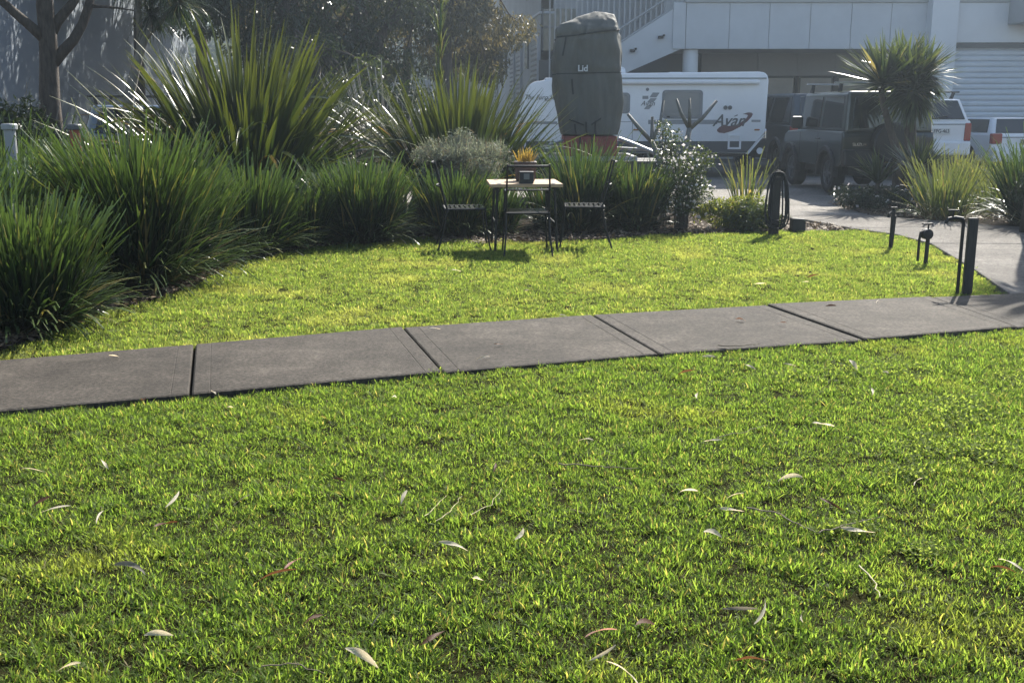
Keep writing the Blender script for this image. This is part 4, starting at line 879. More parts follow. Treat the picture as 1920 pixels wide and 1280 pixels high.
# yucca trees: trunks with heads of stiff leaves
M_yuc = leafmat('yucca leaf', (0.014, 0.028, 0.014), (0.038, 0.06, 0.024), tip=(0.12, 0.15, 0.06), trans=.35, tcol=(1.4, 1.35, .6), rough=.28, spec=.55, dry=(.25, .21, .13), dryamt=.04)
def head(parent, c, n, L, w, tmax, seed, m=M_yuc, bend=(.0, .35), name='leaf_head'):
    V, F, a = blades(n, .05, L * .7, L * 1.1, w * .8, w * 1.2, .0, tmax, bend[0], bend[1], 4, seed, taper=.05, rootw=.9, power=.62, twist=.5)
    return link(name, np_mesh(name, V, F, None, a), m, parent, loc=c)
YY = 17.4
yb = Vector((ax(1700, YY), YY, SOILZ))
yu = thing('yucca_tree', 'two stemmed yucca tree with spiky rosettes before the boxy off-roader', 'tree', yb)
def rel(x, y, d=0): q = at(x, y, YY + d) - yb; return q
MB().tube([(-.05, 0, 0), rel(1682, 285), rel(1668, 240), rel(1656, 195), rel(1652, 165)], [.075, .065, .055, .05, .045], 10).build('trunk', M_bark, yu, smooth=True)
MB().tube([(.12, .1, 0), rel(1708, 280, .1), rel(1706, 220, .1), rel(1704, 160, .1)], [.11, .10, .085, .07], 10).build('trunk', M_bark, yu, smooth=True)
head(yu, rel(1655, 158), 170, .86, .046, 1.75, 31, bend=(0, .1)); head(yu, rel(1708, 152, .1), 260, .76, .05, 2.6, 32, bend=(0, .3)); head(yu, rel(1692, 135, .35), 170, .72, .046, 2.2, 33, bend=(0, .15)); head(yu, rel(1732, 140, .2), 190, .66, .046, 2.6, 34, bend=(0, .35)); head(yu, rel(1715, 172, -.1), 230, .62, .046, 2.9, 35, bend=(0, .5))
sm = thing('young_yucca', 'young spiky yucca rosettes at the foot of the yucca tree', 'plant', (*g(1712, 392), SOILZ))
head(sm, (0, 0, .55), 70, .62, .035, 1.1, 36); head(sm, (-.45, .3, .4), 45, .62, .03, 1.3, 37); head(sm, (.3, .5, .5), 60, .6, .035, 1.0, 38)
for q, hh in (((0, 0), .56), ((-.45, .3), .42), ((.3, .5), .52)): MB().tube([(*q, 0), (*q, hh)], .035, 8).build('stem', M_bark, sm)

# ------------------------------------------------------------------ leafy shrubs and trees
def cloud(n, clumps, size, seed, aspect=.3, down=0.0, flat=0.0, shell=.35):
    rs = np.random.RandomState(seed); C = np.array([c for c, r in clumps]); Rr = np.array([np.broadcast_to(r, 3) for c, r in clumps], dtype=float)
    vol = Rr.prod(1) ** .8; k = rs.choice(len(C), n, p=vol / vol.sum())
    d = rs.randn(n, 3); d /= np.linalg.norm(d, axis=1)[:, None]
    p = C[k] + d * Rr[k] * (shell + (1 - shell) * rs.rand(n) ** .5)[:, None]
    a = rs.randn(n, 3); a[:, 2] -= down * 2.2; a /= np.linalg.norm(a, axis=1)[:, None]
    b = np.cross(a, rs.randn(n, 3)); b /= np.linalg.norm(b, axis=1)[:, None] + 1e-9
    L = size * (.6 + .8 * rs.rand(n)); w = L * aspect * .5
    V = np.stack([p, p + a * (L * .45)[:, None] + b * w[:, None], p + a * L[:, None], p + a * (L * .45)[:, None] - b * w[:, None]], 1)
    idx = np.arange(n * 4).reshape(n, 4)
    return V.reshape(-1, 3), idx, {'rnd': np.repeat(rs.rand(n), 4), 't': np.tile([0, .5, 1, .5], n)}
def clumps_in(c, r, n, rc, seed, low=-.8):
    rs = random.Random(seed); out = []
    while len(out) < n:
        d = Vector((rs.gauss(0, 1), rs.gauss(0, 1), rs.gauss(0, 1))).normalized() * rs.uniform(.45, 1)
        if d.z < low: continue
        k = rs.uniform(.6, 1.3) * rc; out.append((np.array([c[0] + d.x * r[0], c[1] + d.y * r[1], c[2] + d.z * r[2]]), (k * 1.15, k * 1.15, k * .8)))
    return out
M_gum = leafmat('gum leaf', (0.035, 0.05, 0.022), (0.10, 0.12, 0.06), trans=.35, tcol=(1.3, 1.2, .7), rough=.35, spec=.55)
M_gumpale = leafmat('pale gum leaf', (0.07, 0.075, 0.04), (0.19, 0.17, 0.09), trans=.4, tcol=(1.25, 1.1, .7), rough=.4, spec=.55)
M_dark = leafmat('dark glossy leaf', (0.014, 0.026, 0.012), (0.04, 0.06, 0.025), trans=.25, tcol=(1.3, 1.2, .6), rough=.3, spec=.55)
M_greyleaf = leafmat('grey green leaf', (0.12, 0.14, 0.105), (0.26, 0.28, 0.22), trans=.35, tcol=(1.05, 1.05, .8), rough=.6, spec=.3, dry=(.25, .2, .15), dryamt=.15)
M_bush = leafmat('small green leaf', (0.03, 0.05, 0.02), (0.09, 0.12, 0.045), trans=.35, tcol=(1.4, 1.3, .6), rough=.3, spec=.5)
M_lush = leafmat('yellow green leaf', (0.09, 0.13, 0.03), (0.20, 0.22, 0.06), trans=.5, tcol=(1.4, 1.3, .6), rough=.4, spec=.4)
M_flower = leafmat('white flower', (0.6, 0.58, 0.56), (0.75, 0.68, 0.68), trans=.4, tcol=(1, 1, 1), rough=.6)
def tree(name, label, loc, trunk, clumps, n, size, m, seed, bark=M_bark, aspect=.28, down=.5, limbs=True, group=None, lr=.05, cat='tree'):
    t = thing(name, label, cat, loc, 0, group); rs = random.Random(seed); L = Vector(loc); mb = MB()
    for pts, rad in trunk: mb.tube([Vector(q) - L for q in pts], rad, 10)
    ends = [Vector(pts[-1]) - L for pts, rad in trunk]
    if limbs:
        for c, r in clumps:
            e = Vector(c) - L; s = min(ends, key=lambda q: (q - e).length); mid = s.lerp(e, .5) + Vector((rs.uniform(-.3, .3), rs.uniform(-.3, .3), rs.uniform(0, .4)))
            mb.tube([s, mid, e], [lr, lr * .65, lr * .25], 6)
            for _ in range(3):
                o = Vector((rs.uniform(-1, 1), rs.uniform(-1, 1), rs.uniform(-.6, .6))) * float(max(r)) * .8; mb.tube([mid.lerp(e, rs.uniform(.3, 1)), e + o], [lr * .3, lr * .1], 5)
    mb.build('trunk', bark, t, smooth=True)
    V, F, a = cloud(n, [(np.array(c) - np.array(L), r) for c, r in clumps], size, seed, aspect, down); o = link('crown', np_mesh('crown', V, F, None, a), m, t)
    return t
# tree beside the hall: forked bare trunk, crown above
Yl = 16.2
def q_(x, y, d=0): return at(x, y, Yl + d)
base = Vector((ax(94, Yl), Yl, SOILZ))
trunkL = [([base, q_(93, 190), q_(92, 130), q_(90, 70), q_(84, 10), q_(86, -60)], [.18, .15, .135, .125, .12, .09]),
          ([q_(90, 78), q_(60, 52, -.1), q_(25, 22, -.2), q_(-10, -10, -.3), q_(-60, -60, -.3)], [.09, .075, .065, .055, .04]),
          ([q_(96, 120), q_(115, 100, .1), q_(138, 75, .1), q_(155, 45, .2), q_(166, 12, .2), q_(180, -40, .3)], [.10, .085, .075, .07, .065, .05]),
          ([q_(91, 72), q_(108, 40, .1), q_(135, 8, .1), q_(165, -40, .2)], [.085, .075, .065, .05]),
          ([q_(168, 12, .2), q_(195, 13, .2), q_(225, 16, .3), q_(262, 22, .3)], [.03, .022, .016, .008])]
clL = clumps_in((base.x + .2, Yl + .4, 5.4), (2.6, 2.4, 1.5), 26, .75, 51, -.6)
tree('forked_tree', 'dark forked tree with bare limbs standing before the blue grey hall', base, trunkL, clL, 9000, .16, M_gum, 52, lr=.045)
# narrow leaved dragon tree beside it
Yd = 15.6
db = Vector((ax(228, Yd), Yd, SOILZ))
dt = thing('dragon_tree', 'leaning slender dragon tree with thin drooping leaves between forked tree and flax', 'tree', db)
def qd(x, y, d=0): return at(x, y, Yd + d) - db
MB().tube([(0, 0, 0), qd(240, 190), qd(256, 120), qd(272, 70), qd(284, 32)], [.085, .075, .065, .05, .045], 10).tube([qd(262, 105), qd(262, 60), qd(258, 10), qd(256, -30)], [.05, .045, .04, .035], 8).tube([qd(270, 76), qd(300, 40), qd(330, 10)], [.04, .035, .03], 8).build('trunk', M_barkpale, dt, smooth=True)
for k, (hx, hy) in enumerate(((284, 28), (256, -40), (335, 5), (305, -20))): head(dt, qd(hx, hy), 190, .62, .014, 2.3, 61 + k, M_dark if k < 2 else M_lom, bend=(.1, 1.1))
# gum trees behind the garden
def gum(label, px, Yv, trunks, cc, rr, nc, rc, n, m, seed, size=.17, down=.6, name='gum_tree', low=-.9, bark=M_bark):
    b = Vector((ax(px, Yv), Yv, 0)); T = []
    for pts, rad in trunks: T.append(([Vector((ax(px, Yv), Yv, 0))] + [at(x, y, Yv + d) for x, y, d in pts], rad))
    c = at(cc[0], cc[1], Yv + cc[2])
    return tree(name, label, b, T, clumps_in(c, rr, nc, rc, seed, low), n, size, m, seed + 1, bark, down=down, group='gum trees behind the garden')
gum('dark gum tree with dense crown rising behind the big flax clump', 520, 26, [([(520, 160, 0), (528, 60, 0), (540, -40, 0)], [.2, .17, .14, .1])], (520, -40, 0), (2.4, 2.4, 3.2), 46, .62, 17000, M_dark, 71)
gum('gum tree with two crossing trunks behind the bare stick shrub', 672, 27.5, [([(672, 170, 0), (672, 90, 0), (676, 20, 0), (690, -60, 0)], [.24, .22, .2, .17, .1]), ([(690, 150, .2), (712, 70, .2), (745, 30, .3), (765, -40, .3)], [.2, .15, .13, .1, .06])], (655, -10, .5), (2.6, 2.4, 2.5), 40, .6, 14000, M_gum, 74)
gum('pale leaved gum tree hanging over the warehouse side', 838, 29, [([(838, 150, 0), (836, 70, 0), (842, -30, 0)], [.2, .17, .14, .08])], (872, 20, .3), (1.75, 1.8, 2.2), 34, .42, 10500, M_gumpale, 77, .16, .8)
gum('brown tinged gum tree beyond the dark one', 610, 31, [([(606, 150, 0), (600, 60, 0)], [.16, .14, .1])], (600, 70, 0), (2.2, 2, 2.3), 30, .65, 10000, M_gumpale, 80, .16)
gum('small pale gum tree low behind the smaller flax clump', 850, 33, [([(850, 170, 0), (856, 120, 0)], [.12, .1, .07])], (868, 110, 0), (1.25, 1.3, 1.0), 14, .5, 4500, M_gumpale, 83, .15)
gum('tall gum tree shading the hall wall', 470, 33, [([(470, 150, 0), (462, 40, 0), (455, -120, 0)], [.24, .2, .18, .12])], (440, -190, .5), (3.8, 3.6, 2.8), 32, .8, 14000, M_gum, 86, .24)
gum('gum tree with high crown left of the tall one', 380, 36, [([(380, 150, 0), (376, 40, 0), (372, -120, 0)], [.24, .2, .18, .12])], (330, -150, 0), (3.4, 3.6, 2.6), 30, .85, 13000, M_gum, 89, .24)
gum('high crowned gum tree growing close to the hall wall', 262, 27.5, [([(262, 150, 0), (258, 40, 0), (262, -60, 0)], [.14, .12, .1, .08])], (262, -175, .5), (3.0, 3.4, 1.9), 24, .75, 10000, M_gum, 98, .22)
gum('leafy gum tree filling the gap between the crossing trunks and the dark one', 590, 24, [([(592, 170, 0), (596, 90, 0)], [.1, .08, .06])], (600, 150, 0), (1.5, 1.3, 1.3), 22, .45, 7500, M_bush, 92, .12)
gum('olive gum tree behind the flower stalk', 760, 38, [([(760, 170, 0), (765, 80, 0), (770, 0, 0)], [.2, .17, .14, .08])], (715, -75, 0), (2.4, 2.4, 1.5), 26, .7, 8000, M_gum, 95, .18)
gum('far gum tree closing the gap at the end of the hall wall', 530, 45, [([(530, 160, 0), (534, 60, 0), (530, -60, 0)], [.2, .17, .14, .1])], (520, -90, 0), (4.0, 4.0, 3.2), 40, .9, 16000, M_gum, 101, .24)
def shrub(name, label, c, r, n, size, m, seed, aspect=.35, nc=24, rc=.22, down=0.0, stems=10, flowers=0, group=None, fm=None):
    t = thing(name, label, 'shrub', (c[0], c[1], SOILZ), 0, group); rs = random.Random(seed); h = c[2] - SOILZ
    cl = clumps_in((0, 0, h), r, nc, rc, seed, -.95); mb = MB()
    for k in range(stems):
        e = rs.choice(cl)[0]; mb.tube([(rs.uniform(-.08, .08), rs.uniform(-.08, .08), 0), (e[0] * .5, e[1] * .5, e[2] * .6), tuple(e)], [.012, .009, .004], 5)
    mb.build('stems', M_bark, t)
    V, F, a = cloud(n, cl, size, seed, aspect, down); link('foliage', np_mesh('foliage', V, F, None, a), m, t)
    if flowers: V, F, a = cloud(flowers, cl, size * 1.1, seed + 5, .8, 0, shell=.9); link('flowers', np_mesh('flowers', V, F, None, a), fm or M_flower, t)['kind'] = 'stuff'
    return t
gb = shrub('grey_bush', 'rounded grey green bush behind the pine table', (ax(868, 13.6), 13.6, .80), (.62, .5, .34), 15000, .042, M_greyleaf, 111, .22, 60, .13)
V, F, a = blades(420, .5, .12, .3, .005, .009, 0, .7, -.1, .3, 3, 113, taper=.2); V[:, 2] += .92; link('shoots', np_mesh('shoots', V, F, None, a), M_greyleaf, gb)
shrub('grey_bush', 'small grey green bush between the two flax clumps', (ax(735, 15.2), 15.2, .98), (.36, .36, .28), 5000, .042, M_greyleaf, 115, .22, 26, .12)
ws = shrub('flowering_shrub', 'upright shrub with small glossy leaves and white flowers beside the bare frangipani', (ax(1285, 13.5), 13.5, .58), (.36, .32, .50), 5000, .038, M_bush, 117, .5, 50, .13, 0, 24, 420)
shrub('flowering_shrub', 'slim flowering spray rising before the caravan window', (ax(1252, 13.9), 13.9, 1.02), (.14, .14, .32), 900, .034, M_bush, 119, .45, 16, .09, 0, 8, 50)
shrub('ground_cover', 'low yellow green leafy plants between the shrub and the hose post', (ax(1375, 13.5), 13.5, .18), (.48, .26, .22), 4200, .05, M_lush, 121, .35, 44, .11, 0, 10, 60, fm=leafmat('small yellow flower', (.5, .35, .05), (.6, .45, .1), trans=.4, tcol=(1, 1, 1)))
shrub('ground_cover', 'dark low leafy plants at the foot of the hose post', (ax(1418, 13.25), 13.25, .14), (.34, .2, .18), 3000, .045, M_bush, 123, .4, 30, .10)
shrub('ground_cover', 'sprawling dark ground cover under the yucca tree', (ax(1655, 16.2), 16.2, .14), (.7, .5, .16), 5000, .05, M_dark, 125, .4, 40, .13, 0, 10, 90)
shrub('glossy_shrub', 'dark glossy leaved shrub beside the grey vent pipe', (ax(35, 13.4), 13.4, .95), (.85, .5, .62), 6500, .085, M_dark, 127, .35, 44, .2)
shrub('glossy_shrub', 'dark shrub behind the big flax clump', (ax(600, 18.5), 18.5, .9), (1.3, .8, .8), 8000, .09, M_dark, 129, .4, 40, .3)
shrub('glossy_shrub', 'dark shrub at the foot of the gum with crossing trunks', (ax(730, 22), 22, .9), (1.6, .8, 1.1), 9000, .10, M_dark, 131, .4, 44, .32)
shrub('glossy_shrub', 'dark shrub at the foot of the silver estate', (ax(300, 17.2), 17.2, .6), (1.1, .6, .6), 6000, .09, M_dark, 133, .4, 36, .25)
# bare stick shrubs and frangipani
def sticks(name, label, loc, n, seed, h, spread, r, m, cat='shrub', side=0):
    t = thing(name, label, cat, (*loc, SOILZ)); rs = random.Random(seed)
    for k in range(n):
        a_ = rs.uniform(0, 6.283); th = spread * rs.random() ** .7; L = h * rs.uniform(.6, 1.05)
        d = Vector((math.sin(th) * math.cos(a_) + side * rs.random(), math.sin(th) * math.sin(a_), math.cos(th))).normalized(); b = Vector((rs.uniform(-.15, .15), rs.uniform(-.15, .15), 0))
        mid = b + d * L * .5; mb = MB().tube([b, mid, mid + (d + Vector((rs.uniform(-.2, .2), rs.uniform(-.2, .2), .25))).normalized() * L * .5], [r, r * .8, r * .4], 6)
        for _ in range(3):
            s = mid.lerp(b, rs.uniform(-.3, .5)); e = (d + Vector((rs.uniform(-.6, .6), rs.uniform(-.6, .6), rs.uniform(0, .5)))).normalized(); mb.tube([s, s + e * L * rs.uniform(.25, .45)], [r * .7, r * .35], 6)
        mb.build('branch', m, t)
    return t
sticks('bare_shrub', 'leafless pale stick shrub with many straight stems between the flax clumps', (ax(722, 16.3), 16.3), 40, 141, 2.25, 1.0, .019, mat('silvery stem', (.32, .30, .27), .5, vary=.2, vscale=20), side=-.15)
sticks('bare_shrub', 'thin leafless twiggy shrub before the forked tree', (ax(38, 14.4), 14.4), 9, 143, 2.1, .5, .007, M_barkpale)
Yf = 14.6
def frang(label, px, pts_list, seed):
    b = Vector((ax(px, Yf), Yf, SOILZ)); t = thing('frangipani', label, 'tree', b)
    for nm, pts, rad in pts_list: MB().tube([(at(x, y, Yf + d) - b) if y is not None else Vector((0, 0, 0)) for x, y, d in pts], rad, 9).build(nm, M_plumeria, t, smooth=True)
frang('leafless frangipani leaning before the small caravan window', 1256, [('trunk', [(1256, None, 0), (1240, 310, 0), (1222, 264, 0)], [.045, .04, .032]), ('branch', [(1222, 266, 0), (1198, 240, 0), (1177, 214, 0)], [.03, .027, .02]), ('branch', [(1222, 264, 0), (1223, 240, .1), (1223, 219, .1)], [.028, .026, .02]), ('branch', [(1223, 264, 0), (1238, 230, .1), (1244, 188, .1)], [.028, .022, .016])], 1)
frang('leafless frangipani with three raised branches before the large caravan window', 1280, [('trunk', [(1280, None, 0), (1284, 285, 0), (1293, 240, 0)], [.045, .042, .036]), ('branch', [(1293, 242, 0), (1278, 215, 0), (1268, 186, 0)], [.028, .024, .017]), ('branch', [(1293, 241, 0), (1293, 215, -.1), (1293, 184, -.1)], [.026, .022, .016]), ('branch', [(1293, 242, 0), (1318, 220, 0), (1344, 189, 0)], [.03, .026, .019])], 2)
# palm just outside the picture that shades the driveway
pb = Vector((6.40, 12.9, SOILZ)); pt = thing('cabbage_palm', 'tall cabbage palm at the edge of the driveway', 'tree', pb)
MB().tube([(0, 0, 0), (.03, 0, 1.5), (0, .02, 3.2), (.02, 0, 4.4)], [.24, .2, .19, .17], 12).build('trunk', M_bark, pt, smooth=True); head(pt, (0, 0, 4.4), 260, .8, .04, 2.2, 151)
shrub('glossy_shrub', 'dark shrub at the foot of the cabbage palm', (6.75, 13.2, .45), (.45, .45, .5), 4000, .08, M_dark, 153, .3, 30, .18)

# far wooded hill
hv = []; hs = np.random.RandomState(7); nx, ny = 60, 14
for j in range(ny):
    for i in range(nx):
        X = -140 + 280 * i / (nx - 1); Yv = 95 + 120 * j / (ny - 1); z = -.5 + 24 * (1 - math.exp(-((Yv - 95) / 55.) ** 1.4)) * (.75 + .25 * math.sin(X * .03 + 1)) + 1.2 * hs.rand() * (j > 0)
        hv.append((X, Yv, z))
hill = MB().add(hv, [(j * nx + i, j * nx + i + 1, (j + 1) * nx + i + 1, (j + 1) * nx + i) for j in range(ny - 1) for i in range(nx - 1)]).build('hill', mat('hill soil', (.05, .055, .035), .9, vary=.3, vscale=.2), smooth=True); hill['kind'] = 'structure'
cl = []
for k in range(420):
    i = hs.randint(14, 40); j = hs.randint(0, 8); b = hv[j * nx + i]; r = hs.uniform(1.5, 3.2); cl.append((np.array([b[0] + hs.uniform(-2.5, 2.5), b[1] + hs.uniform(-4, 4), b[2] + r * .8]), (r, r, r * 1.1)))
V, F, a = cloud(60000, cl, .75, 161, .5, .2, shell=.7); fo = link('hill_forest', np_mesh('hill_forest', V, F, None, a), M_gum); tag(fo, 'hazy wooded hillside seen between the gum trees', 'forest', kind='stuff')

# ------------------------------------------------------------------ leaf litter in the beds
def litter(name, label, n, seed, region, m, z):
    rs = np.random.RandomState(seed); P = []
    while len(P) < n:
        x, y = region(rs); P.append((x, y))
    p = np.array([(x, y, z + .004 + .02 * rs.rand()) for x, y in P]); a = rs.randn(n, 3); a[:, 2] *= .25; a /= np.linalg.norm(a, axis=1)[:, None]
    up = rs.randn(n, 3) * .35 + np.array([0, 0, 1]); b = np.cross(a, up); b /= np.linalg.norm(b, axis=1)[:, None]
    L = rs.uniform(.03, .09, n); w = L * rs.uniform(.1, .25, n)
    V = np.stack([p, p + a * (L * .5)[:, None] + b * w[:, None], p + a * L[:, None], p + a * (L * .5)[:, None] - b * w[:, None]], 1).reshape(-1, 3)
    o = link(name, np_mesh(name, V, np.arange(n * 4).reshape(n, 4), None, {'rnd': np.repeat(rs.rand(n), 4), 't': np.tile([0, .5, 1, .5], n)}), m); return tag(o, label, 'leaf litter', kind='stuff')
M_litter = leafmat('dry litter', (.05, .035, .022), (.26, .2, .14), trans=.15, tcol=(1, .9, .7), rough=.7, spec=.2)
def reg_l(rs):
    k = rs.randint(0, len(BACK) - 4); u = rs.rand(); e = abs(rs.randn()) * .6; return BACK[k][0] * (1 - u) + BACK[k + 1][0] * u - e * .25, BACK[k][1] * (1 - u) + BACK[k + 1][1] * u + e
litter('bed_litter', 'dry brown leaf litter along the garden bed edge', 9000, 171, reg_l, M_litter, SOILZ + .012)
def reg_r(rs):
    u = rs.rand(); a, b = g(1640, 404), (8.5, 13.3); return a[0] + (b[0] - a[0]) * u, a[1] + (b[1] - a[1]) * u + .04 + rs.rand() * 2.2
litter('side_bed_litter', 'pale dry leaf mulch in the side bed beside the driveway', 9000, 173, reg_r, M_litter, SOILZ + .02)

# ------------------------------------------------------------------ fallen gum leaves and twigs
def sickle(seed, L=.11, w=.018):
    rs = random.Random(seed); n = 9; cv_ = rs.uniform(-.6, .6); curl = rs.uniform(.1, .7); V = []; p = Vector((0, 0, 0)); pitch = -curl * .5 + rs.uniform(-.15, .25)
    for i in range(n):
        s = i / (n - 1); yaw = cv_ * (s - .5) * 2; pt_ = -(pitch + curl * s); d = Vector((math.cos(yaw) * math.cos(pt_), math.sin(yaw) * math.cos(pt_), math.sin(pt_)))
        if i: p = p + d * L / (n - 1)
        lat = Vector((-math.sin(yaw), math.cos(yaw), 0)); wd = w * max(.05, math.sin(math.pi * min(1, s * .92 + .06)) ** .8); tw = 1.0 * math.sin(seed + s * 2); up = Vector((0, 0, 1))
        la = lat * math.cos(tw) + up * math.sin(tw)
        V += [tuple(p - la * wd + up * wd * .4), tuple(p), tuple(p + la * wd + up * wd * .4)]
    c = sum((Vector(q) for q in V), Vector()) / len(V); V = [tuple(Vector(q) - c) for q in V]; zm = min(q[2] for q in V); V = [(a, b, cc - zm) for a, b, cc in V]
    F = [(i * 3 + k, i * 3 + k + 1, i * 3 + k + 4, i * 3 + k + 3) for i in range(n - 1) for k in range(2)]
    return MB().add(V, F).mesh('fallen_leaf', smooth=True)
LM = [sickle(900 + k, L=.115 + .014 * (k % 5), w=.0065 + .002 * (k % 4)) for k in range(12)]
def lmat(nm, c): return leafmat(nm, c, c, trans=.5, tcol=(1.25, 1.15, .95), rough=.6, spec=.3)
LC = {'pale': lmat('pale dry gum leaf', (.62, .55, .43)), 'brown': lmat('brown dry gum leaf', (.10, .045, .022)), 'pink': lmat('pinkish gum leaf', (.42, .22, .19)), 'grey': lmat('grey gum leaf', (.22, .2, .17))}
LAB = {('pale', 'n'): 'pale dry curled gum leaf lying on the near lawn', ('brown', 'n'): 'brown dry gum leaf lying on the near lawn', ('pink', 'n'): 'pinkish gum leaf lying on the near lawn', ('grey', 'n'): 'grey dry gum leaf lying on the near lawn',
       ('pale', 'p'): 'pale dry gum leaf lying on the concrete path', ('brown', 'p'): 'brown dry gum leaf lying on the concrete path', ('pale', 'f'): 'pale dry gum leaf lying on the far lawn', ('brown', 'f'): 'brown dry gum leaf lying on the far lawn'}
FALL = {('pale', 'n'): [(1100, 826), (1543, 798), (1338, 828), (1483, 898), (1377, 930), (975, 1002), (895, 1088), (1335, 1008), (1608, 997), (105, 955), (187, 970), (325, 942), (130, 1255), (301, 1195), (1425, 1155), (1480, 685), (1330, 670), (1307, 742), (1405, 688), (1635, 735), (432, 765), (757, 935), (1170, 1268), (850, 1025), (740, 745), (1505, 1158), (1290, 925), (1372, 958), (195, 872), (62, 882), (1600, 690), (1660, 700), (680, 1240), (1895, 1060), (1720, 905), (1130, 1230)],
        ('brown', 'n'): [(75, 945), (635, 900), (810, 1200), (1213, 1180), (1285, 703), (1830, 880), (1555, 945), (520, 1080), (1405, 1245), (120, 808), (310, 985), (1880, 1070), (270, 752), (585, 1165), (1340, 775), (928, 878)],
        ('pink', 'n'): [(550, 1057), (1125, 1190)], ('grey', 'n'): [(715, 1158), (455, 938), (245, 1072), (1385, 1148)],
        ('pale', 'p'): [(215, 670), (400, 737), (815, 617), (1645, 567), (1055, 592), (905, 672)], ('brown', 'p'): [(935, 646), (1465, 607), (1390, 600)],
        ('pale', 'f'): [(205, 605), (1425, 533), (1510, 530), (855, 508)], ('brown', 'f'): [(990, 545), (770, 597), (805, 543), (1525, 518), (1555, 575), (1070, 552), (548, 489), (1330, 555)]}
rs = random.Random(77)
for (c, w), L_ in FALL.items():
    for (x, y) in L_:
        z = {'n': .002, 'p': .007, 'f': .002}[w]; X, Yv = g(x, y, z); me = rs.choice(LM).copy(); me.materials.clear(); me.materials.append(LC[c])
        o = link('fallen_leaf', me, None); o.location = (X, Yv, z); s = rs.uniform(.52, .9) * (1.0 if w == 'n' else .85); o.scale = (s, s, s); o.rotation_euler = (rs.uniform(-.3, .3), rs.uniform(-.3, .3), rs.uniform(0, 6.283))
        tag(o, LAB[(c, w)], 'leaf', 'fallen ' + c + {'n': ' leaves on the near lawn', 'p': ' leaves on the path', 'f': ' leaves on the far lawn'}[w])
M_twig = mat('twig', (.16, .125, .085), .8); M_straw = mat('straw', (.42, .36, .2), .7)
for (pts, m, r, lab) in (([(1048, 868), (1100, 873), (1150, 876), (1196, 877)], M_twig, .003, 'long straight dark twig lying on the near lawn'), ([(795, 968), (815, 950), (838, 928)], M_straw, .0016, 'short pale bent straw lying on the near lawn'), ([(820, 975), (850, 952), (866, 930)], M_straw, .0016, 'thin pale straw lying next to the short bent one'),
                     ([(885, 965), (920, 945), (940, 915)], M_straw, .0016, 'curved pale grass stem lying on the near lawn'), ([(1398, 950), (1450, 958), (1500, 985), (1530, 997)], M_twig, .003, 'forked looking dark twig leading to a pale leaf on the lawn'), ([(1535, 998), (1580, 985), (1655, 968)], M_twig, .0025, 'slender twig pointing to the path edge beside a pale leaf'),
                     ([(1612, 1062), (1636, 1085), (1650, 1118)], M_straw, .003, 'pale hooked twig lying on the near lawn'), ([(1345, 647), (1390, 648), (1425, 644)], M_twig, .004, 'dark twig resting on the near edge of the concrete path'), ([(1345, 820), (1400, 808), (1440, 797)], M_twig, .0022, 'thin dark twig ending at a curled pale leaf'), ([(490, 1245), (560, 1246), (610, 1262)], M_twig, .0022, 'bowed dark twig half sunk in the near lawn')):
    z = .008 if 'path' not in lab or 'pointing' in lab else .010
    P_ = [Vector((*g(x, y, z), z)) for x, y in pts]; Q_ = []
    for i in range(len(P_) - 1):
        for k in range(4): Q_.append(P_[i].lerp(P_[i + 1], k / 4) + Vector((rs.uniform(-.006, .006), rs.uniform(-.008, .008), rs.uniform(-.004, .004))))
    P_ = Q_ + [P_[-1]]; o = MB().tube([q - P_[0] for q in P_], [r * (1 - .6 * k / len(P_)) for k in range(len(P_))], 6).build('twig', m, None); o.location = P_[0]; tag(o, lab, 'twig')

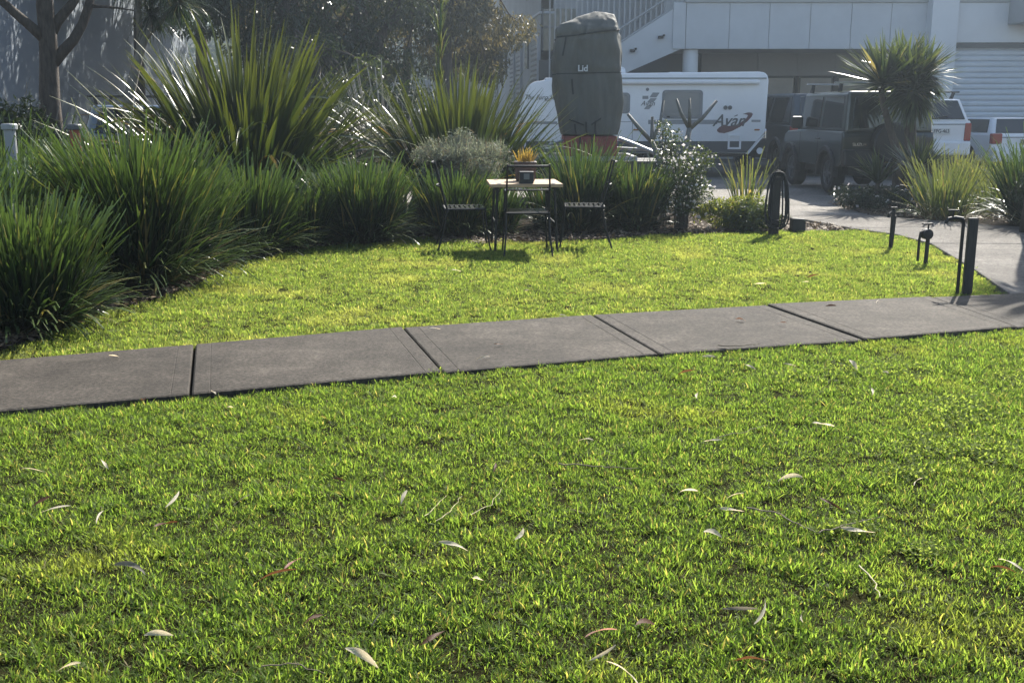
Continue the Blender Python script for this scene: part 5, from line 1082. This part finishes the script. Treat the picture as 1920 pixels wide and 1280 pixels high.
# ------------------------------------------------------------------ weeds and coarse grass in the near lawn
rsn = np.random.RandomState(31); P = []
for (x, y, sx, sy, n) in ((1640, 690, 90, 16, 420), (1800, 760, 90, 30, 700), (1850, 840, 60, 25, 400), (1730, 830, 60, 25, 300), (1590, 985, 45, 14, 160), (1730, 1030, 30, 14, 120), (1700, 880, 50, 16, 160), (1480, 700, 40, 12, 120), (1890, 700, 40, 25, 260)):
    for _ in range(n): P.append(g(x + rsn.randn() * sx * .6, y + rsn.randn() * sy * .6))
n = len(P); p = np.array([(x, y, SOILZ + rsn.uniform(.012, .045)) for x, y in P]); parts = []
for k3 in range(3):
    ang = rsn.rand(n) * .5 + k3 * 2.094 + np.arange(n); a_ = np.stack([np.cos(ang), np.sin(ang), .7 * rsn.randn(n)], 1); b_ = np.stack([-np.sin(ang), np.cos(ang), .6 * rsn.randn(n)], 1); L = rsn.uniform(.007, .013, n)[:, None]
    V = np.stack([p, p + a_ * L * .6 + b_ * L * .5, p + a_ * L * 1.15, p + a_ * L * .6 - b_ * L * .5], 1).reshape(-1, 3); parts.append((V, np.arange(n * 4).reshape(n, 4), {'rnd': np.repeat(rsn.rand(n), 4), 't': np.tile([0, .5, 1, .5], n)}))
V, F, a = join(parts); tag(link('clover', np_mesh('clover', V, F, None, a), leafmat('clover leaf', (.13, .18, .05), (.24, .29, .09), trans=.6, tcol=(1.5, 1.5, .7), rough=.7, spec=.15)), 'patches of small clover leaves spreading in the near lawn', 'clover', kind='stuff')
parts = []
for k, (x, y) in enumerate([(215, 995), (440, 1215), (790, 1225), (1545, 985), (690, 730), (560, 735), (820, 690), (1130, 690), (1290, 905), (60, 1210), (1660, 900), (980, 1120), (1480, 1160), (250, 850), (640, 1000), (1100, 950), (880, 860), (350, 780), (520, 800), (1230, 780), (1420, 720), (760, 1060), (1790, 1150), (1850, 930), (30, 1010), (1330, 1090), (940, 1180), (1600, 1240), (120, 790), (1040, 760)]):
    V, F, a = blades(46, .05, .03, .085, .003, .006, .1, 1.2, .1, .9, 4, 1500 + k, taper=.1); gx, gy = g(x, y); V = V + np.array([gx, gy, SOILZ]); parts.append((V, F, a))
V, F, a = join(parts); tag(link('coarse_grass', np_mesh('coarse_grass', V, F, None, a), M_grass), 'longer coarse grass tufts standing out of the near lawn', 'grass', kind='stuff')

# ------------------------------------------------------------------ haze box, added mostly to stand in for lens glare
hz = MB().box(-160, 160, -50, 235, -1.2, 34).build('haze', None); hz['kind'] = 'stuff'
hm = bpy.data.materials.new('haze'); hm.use_nodes = True; ht = hm.node_tree; ht.nodes.clear(); ho = N(ht, 'ShaderNodeOutputMaterial'); hp_ = N(ht, 'ShaderNodeVolumePrincipled')
hp_.inputs['Color'].default_value = (.72, .86, 1.0, 1); hp_.inputs['Density'].default_value = 0.0023; hp_.inputs['Anisotropy'].default_value = 0.8
ht.links.new(hp_.outputs[0], ho.inputs['Volume']); hz.data.materials.append(hm)
tag(hz, 'thin added haze over the car park, standing in mostly for lens glare', 'haze')
